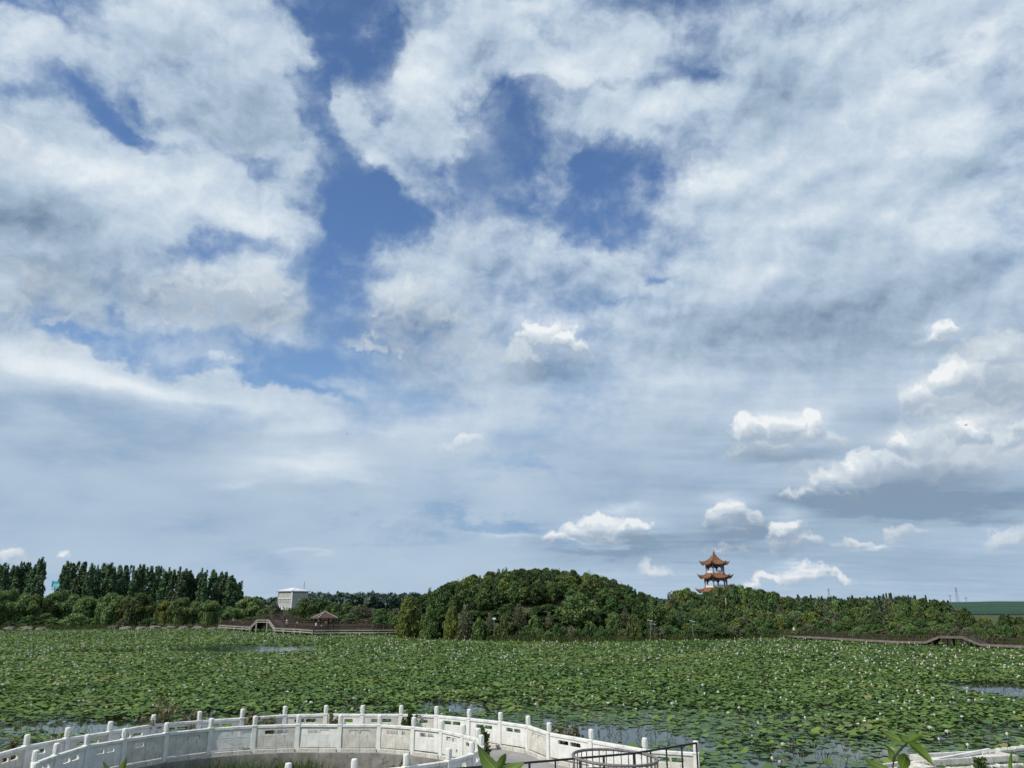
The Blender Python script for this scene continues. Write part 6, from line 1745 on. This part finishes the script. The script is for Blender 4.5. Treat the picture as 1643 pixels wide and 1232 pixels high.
# reeds along the far shore, a fringe between lake and bank
VV = []; FF = []; TT = []; off_ = 0
for k in range(2600):
    a = gr.uniform(-.74, .74); rs_ = float(np.interp(a, sh_ang, sh_rad)) + gr.uniform(-1.0, 3.5); x_, y_ = rs_ * math.sin(a), rs_ * math.cos(a)
    v, f, t = blades(9, .4, 1.3, .05, gr, .45, .25); VV.append(v + np.array([x_, y_, max(hz(x_, y_), 0) - .05])); FF.append(f + off_); TT.append(t); off_ += len(v)
tag(put('reeds', fast_mesh('reeds', np.vstack(VV), np.vstack(FF), M['weed_green'], {'tint': np.concatenate(TT)})), 'fringe of green reeds and grass along the far shore', 'reeds', kind='stuff')

def weed(x, y, z, h, label, dry=True, n=9, leafy=22, seed=0, group=None):
    rng = np.random.default_rng(seed + 100); leafy = int(leafy * 2.2) if dry else leafy * 2; t = empty('weed', label, 'weed', (x, y, z), 0, group)
    mb = MB(); LP = []
    for k in range(n):
        a = rng.uniform(0, 6.28); L = h * rng.uniform(.55, 1.0); sp_ = rng.uniform(.05, .4) * L
        p = [Vector((0.03 * math.cos(a), .03 * math.sin(a), -.03)), Vector((sp_ * .35 * math.cos(a), sp_ * .35 * math.sin(a), L * .5)), Vector((sp_ * math.cos(a + .3), sp_ * math.sin(a + .3), L))]
        mb.tube(p, [.014, .010, .005], 4, cap=False)
        for q in range(leafy): 
            u_ = rng.uniform(.2, 1); pp = p[0].lerp(p[1], u_ * 2) if u_ < .5 else p[1].lerp(p[2], u_ * 2 - 1)
            LP.append([pp.x + rng.normal(0, .04), pp.y + rng.normal(0, .04), pp.z + rng.normal(0, .03)])
    mb.build('stems', M['twig'], t)
    v, f, tt = leaf_quads(np.array(LP), sphere_pts(len(LP), rng), 0.085 if dry else .10, rng, 2.0)
    put('leaves', fast_mesh('leaves', v, f, M['weed'] if dry else M['weed_green'], {'tint': tt}), t)
WD = [(256, 1182, 1.5, True, 14, 'tall dry weed clump rising behind the broken inner rail, left part'), (238, 1180, 1.0, True, 8, 'short dry weeds beside the tall dry clump on the walkway'), (305, 1172, 1.2, True, 12, 'dry feathery weeds between the two rails, right of the tall clump'),
      (88, 1206, .8, True, 10, 'dry weeds against the outer rail at the far left'), (12, 1222, .8, True, 8, 'dry weeds by the rail cut by the left edge'), (400, 1160, .9, True, 10, 'thin dry weeds on the walkway left of the rail gap'), (432, 1160, .7, True, 9, 'pale dry weeds leaning on the outer rail in the middle'),
      (533, 1158, .8, True, 9, 'small dry weeds at an outer post in the middle of the walkway'), (655, 1165, .9, False, 9, 'yellowish weeds at the outer rail right of the middle'), (778, 1185, .9, False, 6, 'leafy green shrub growing at the end of the inner balustrade'),
      (800, 1185, .9, True, 6, 'thin dark vine climbing an outer post right of the leafy shrub'), (852, 1196, .8, True, 9, 'dry weeds at the foot of the outer rail'), (832, 1200, .6, True, 7, 'sparse dry stalks on the terrace paving'), (905, 1206, .9, True, 12, 'bushy dry weed at the outer rail, left of the round railing'),
      (925, 1204, 1.0, True, 12, 'bushy dry weed touching the round railing'), (870, 1206, .8, True, 7, 'dry stalks along the outer rail above the terrace'), (640, 1222, .9, True, 8, 'dry weeds before the edge beam under the inner rail'), (742, 1222, .7, True, 7, 'scrubby stalks behind the short lower balustrade'),
      (778, 1226, .7, True, 8, 'scrubby weeds where the lower balustrade ends'), (1570, 1222, .6, False, 6, 'small green weed among the toppled marble')]
for i, (px, py, h, dry, n_, lab) in enumerate(WD):
    z = DECK if i < 16 else .4
    if i < 16 and i not in (9, 12): py = float(np.interp(px, [p[0] for p in F_PX], [p[1] for p in F_PX])) + 53; h *= 1.25
    if i == 9: py = 1203
    q = on_z(px, py, DECK)
    weed(q.x, q.y, DECK if i not in (16, 19) else hz(q.x, q.y), h, lab, dry, n_, seed=i)

# ------------------------------------------------------------------ leafy sprigs close to the camera
def broad_leaf(parent, b0, tip, w, cup=.25, sag=.0, twist=0.0):
    """bent leaf blade with a midrib fold from b0 to tip (points relative to the parent)"""
    nl, nw = 12, 6
    ax = tip - b0; L = ax.length
    view = (b0 + parent.location - cam.location).normalized()
    side = ax.cross(view).normalized(); side = (Matrix.Rotation(twist, 3, ax.normalized()) @ side); nrm = side.cross(ax).normalized()
    bm = bmesh.new(); uv = bm.loops.layers.uv.new('UVMap'); grid = []
    for i in range(nl + 1):
        t = i / nl; prof = (math.sin(math.pi * min(t ** .75, 1)) ** .85) * (1 - .25 * t) + .02
        c = b0 + ax * t + nrm * (math.sin(math.pi * t) * L * .12) - upv * sag * L * t * t
        row_ = []
        for j in range(nw + 1):
            s = j / nw * 2 - 1
            row_.append(bm.verts.new(c + side * s * w / 2 * prof + nrm * (abs(s) * cup * w * .5 * prof + .012 * w * math.sin(t * 30) * abs(s))))
        grid.append(row_)
    for i in range(nl):
        for j in range(nw):
            f = bm.faces.new((grid[i][j], grid[i][j + 1], grid[i + 1][j + 1], grid[i + 1][j])); f.smooth = True
            for lp, (a, b_) in zip(f.loops, ((j, i), (j + 1, i), (j + 1, i + 1), (j, i + 1))): lp[uv].uv = (a / nw, b_ / nl)
    me = bpy.data.meshes.new('leaf'); bm.to_mesh(me); bm.free(); me.materials.append(M['leaf_near'])
    return put('leaf', me, parent)
def sprig(label, d, stem, leaves, foot_px):
    f0 = at_d(foot_px[0], foot_px[1], d); zg = hz(f0.x, d)
    t = empty('sprig', label, 'plant', (f0.x, d, zg))
    o = Vector((f0.x, d, zg))
    pts = [Vector((0, 0, -.05))] + [at_d(px, py, d) - o for px, py in stem]
    MB().tube(pts, [.007] + [.0045] * (len(pts) - 2) + [.002], 6).build('stem', M['weed_green'], t, smooth=True)
    for (x0, y0, x1, y1, w, dd, cup, sag, tw) in leaves:
        broad_leaf(t, at_d(x0, y0, d) - o, at_d(x1, y1, d + dd) - o, w / FPX * d, cup, sag, tw)
    return t
sprig('bright green broad-leaved sprig close to the camera, bottom centre', 2.6, [(802, 1300), (801, 1250), (800, 1228)],
      [(803, 1240, 766, 1193, 24, .02, .35, 0, .5), (800, 1234, 812, 1208, 12, -.03, .3, 0, .2), (798, 1236, 842, 1218, 23, -.04, .3, .05, -.7), (797, 1240, 772, 1236, 18, -.1, .3, .1, .3)], (804, 1400))
sprig('bright green sprig close to the camera before the toppled marble, bottom right', 3.0, [(1436, 1290), (1432, 1240), (1434, 1215), (1446, 1200), (1457, 1190)],
      [(1458, 1190, 1414, 1171, 13, .03, .4, 0, .4), (1457, 1190, 1480, 1178, 11, -.02, .3, 0, .2), (1458, 1191, 1500, 1230, 15, -.05, .4, 0, .5), (1446, 1202, 1418, 1188, 10, .04, .3, .1, .6), (1434, 1222, 1424, 1196, 12, .0, .35, 0, -.4),
       (1432, 1236, 1382, 1212, 15, .02, .4, 0, .5), (1446, 1232, 1452, 1208, 19, -.05, .2, 0, -.2), (1434, 1242, 1466, 1236, 16, -.08, .3, 0, .3), (1457, 1190, 1440, 1176, 8, .0, .3, 0, .1)], (1436, 1400))
sprig('two thin green leaf tips poking up at the bottom edge, left', 2.8, [(184, 1300), (184, 1250), (184, 1240)], [(184, 1245, 165, 1221, 9, 0, .3, 0, .3), (186, 1250, 203, 1213, 10, 0, .3, 0, -.3)], (184, 1400))
sprig('slim green leaf shoot before the toppled marble at lower right', 3.0, [(1622, 1300), (1622, 1250), (1622, 1236)], [(1622, 1244, 1624, 1202, 6, 0, .3, 0, .3), (1622, 1246, 1592, 1228, 9, 0, .3, 0, .4), (1622, 1246, 1650, 1230, 9, .02, .3, 0, .4)], (1622, 1400))
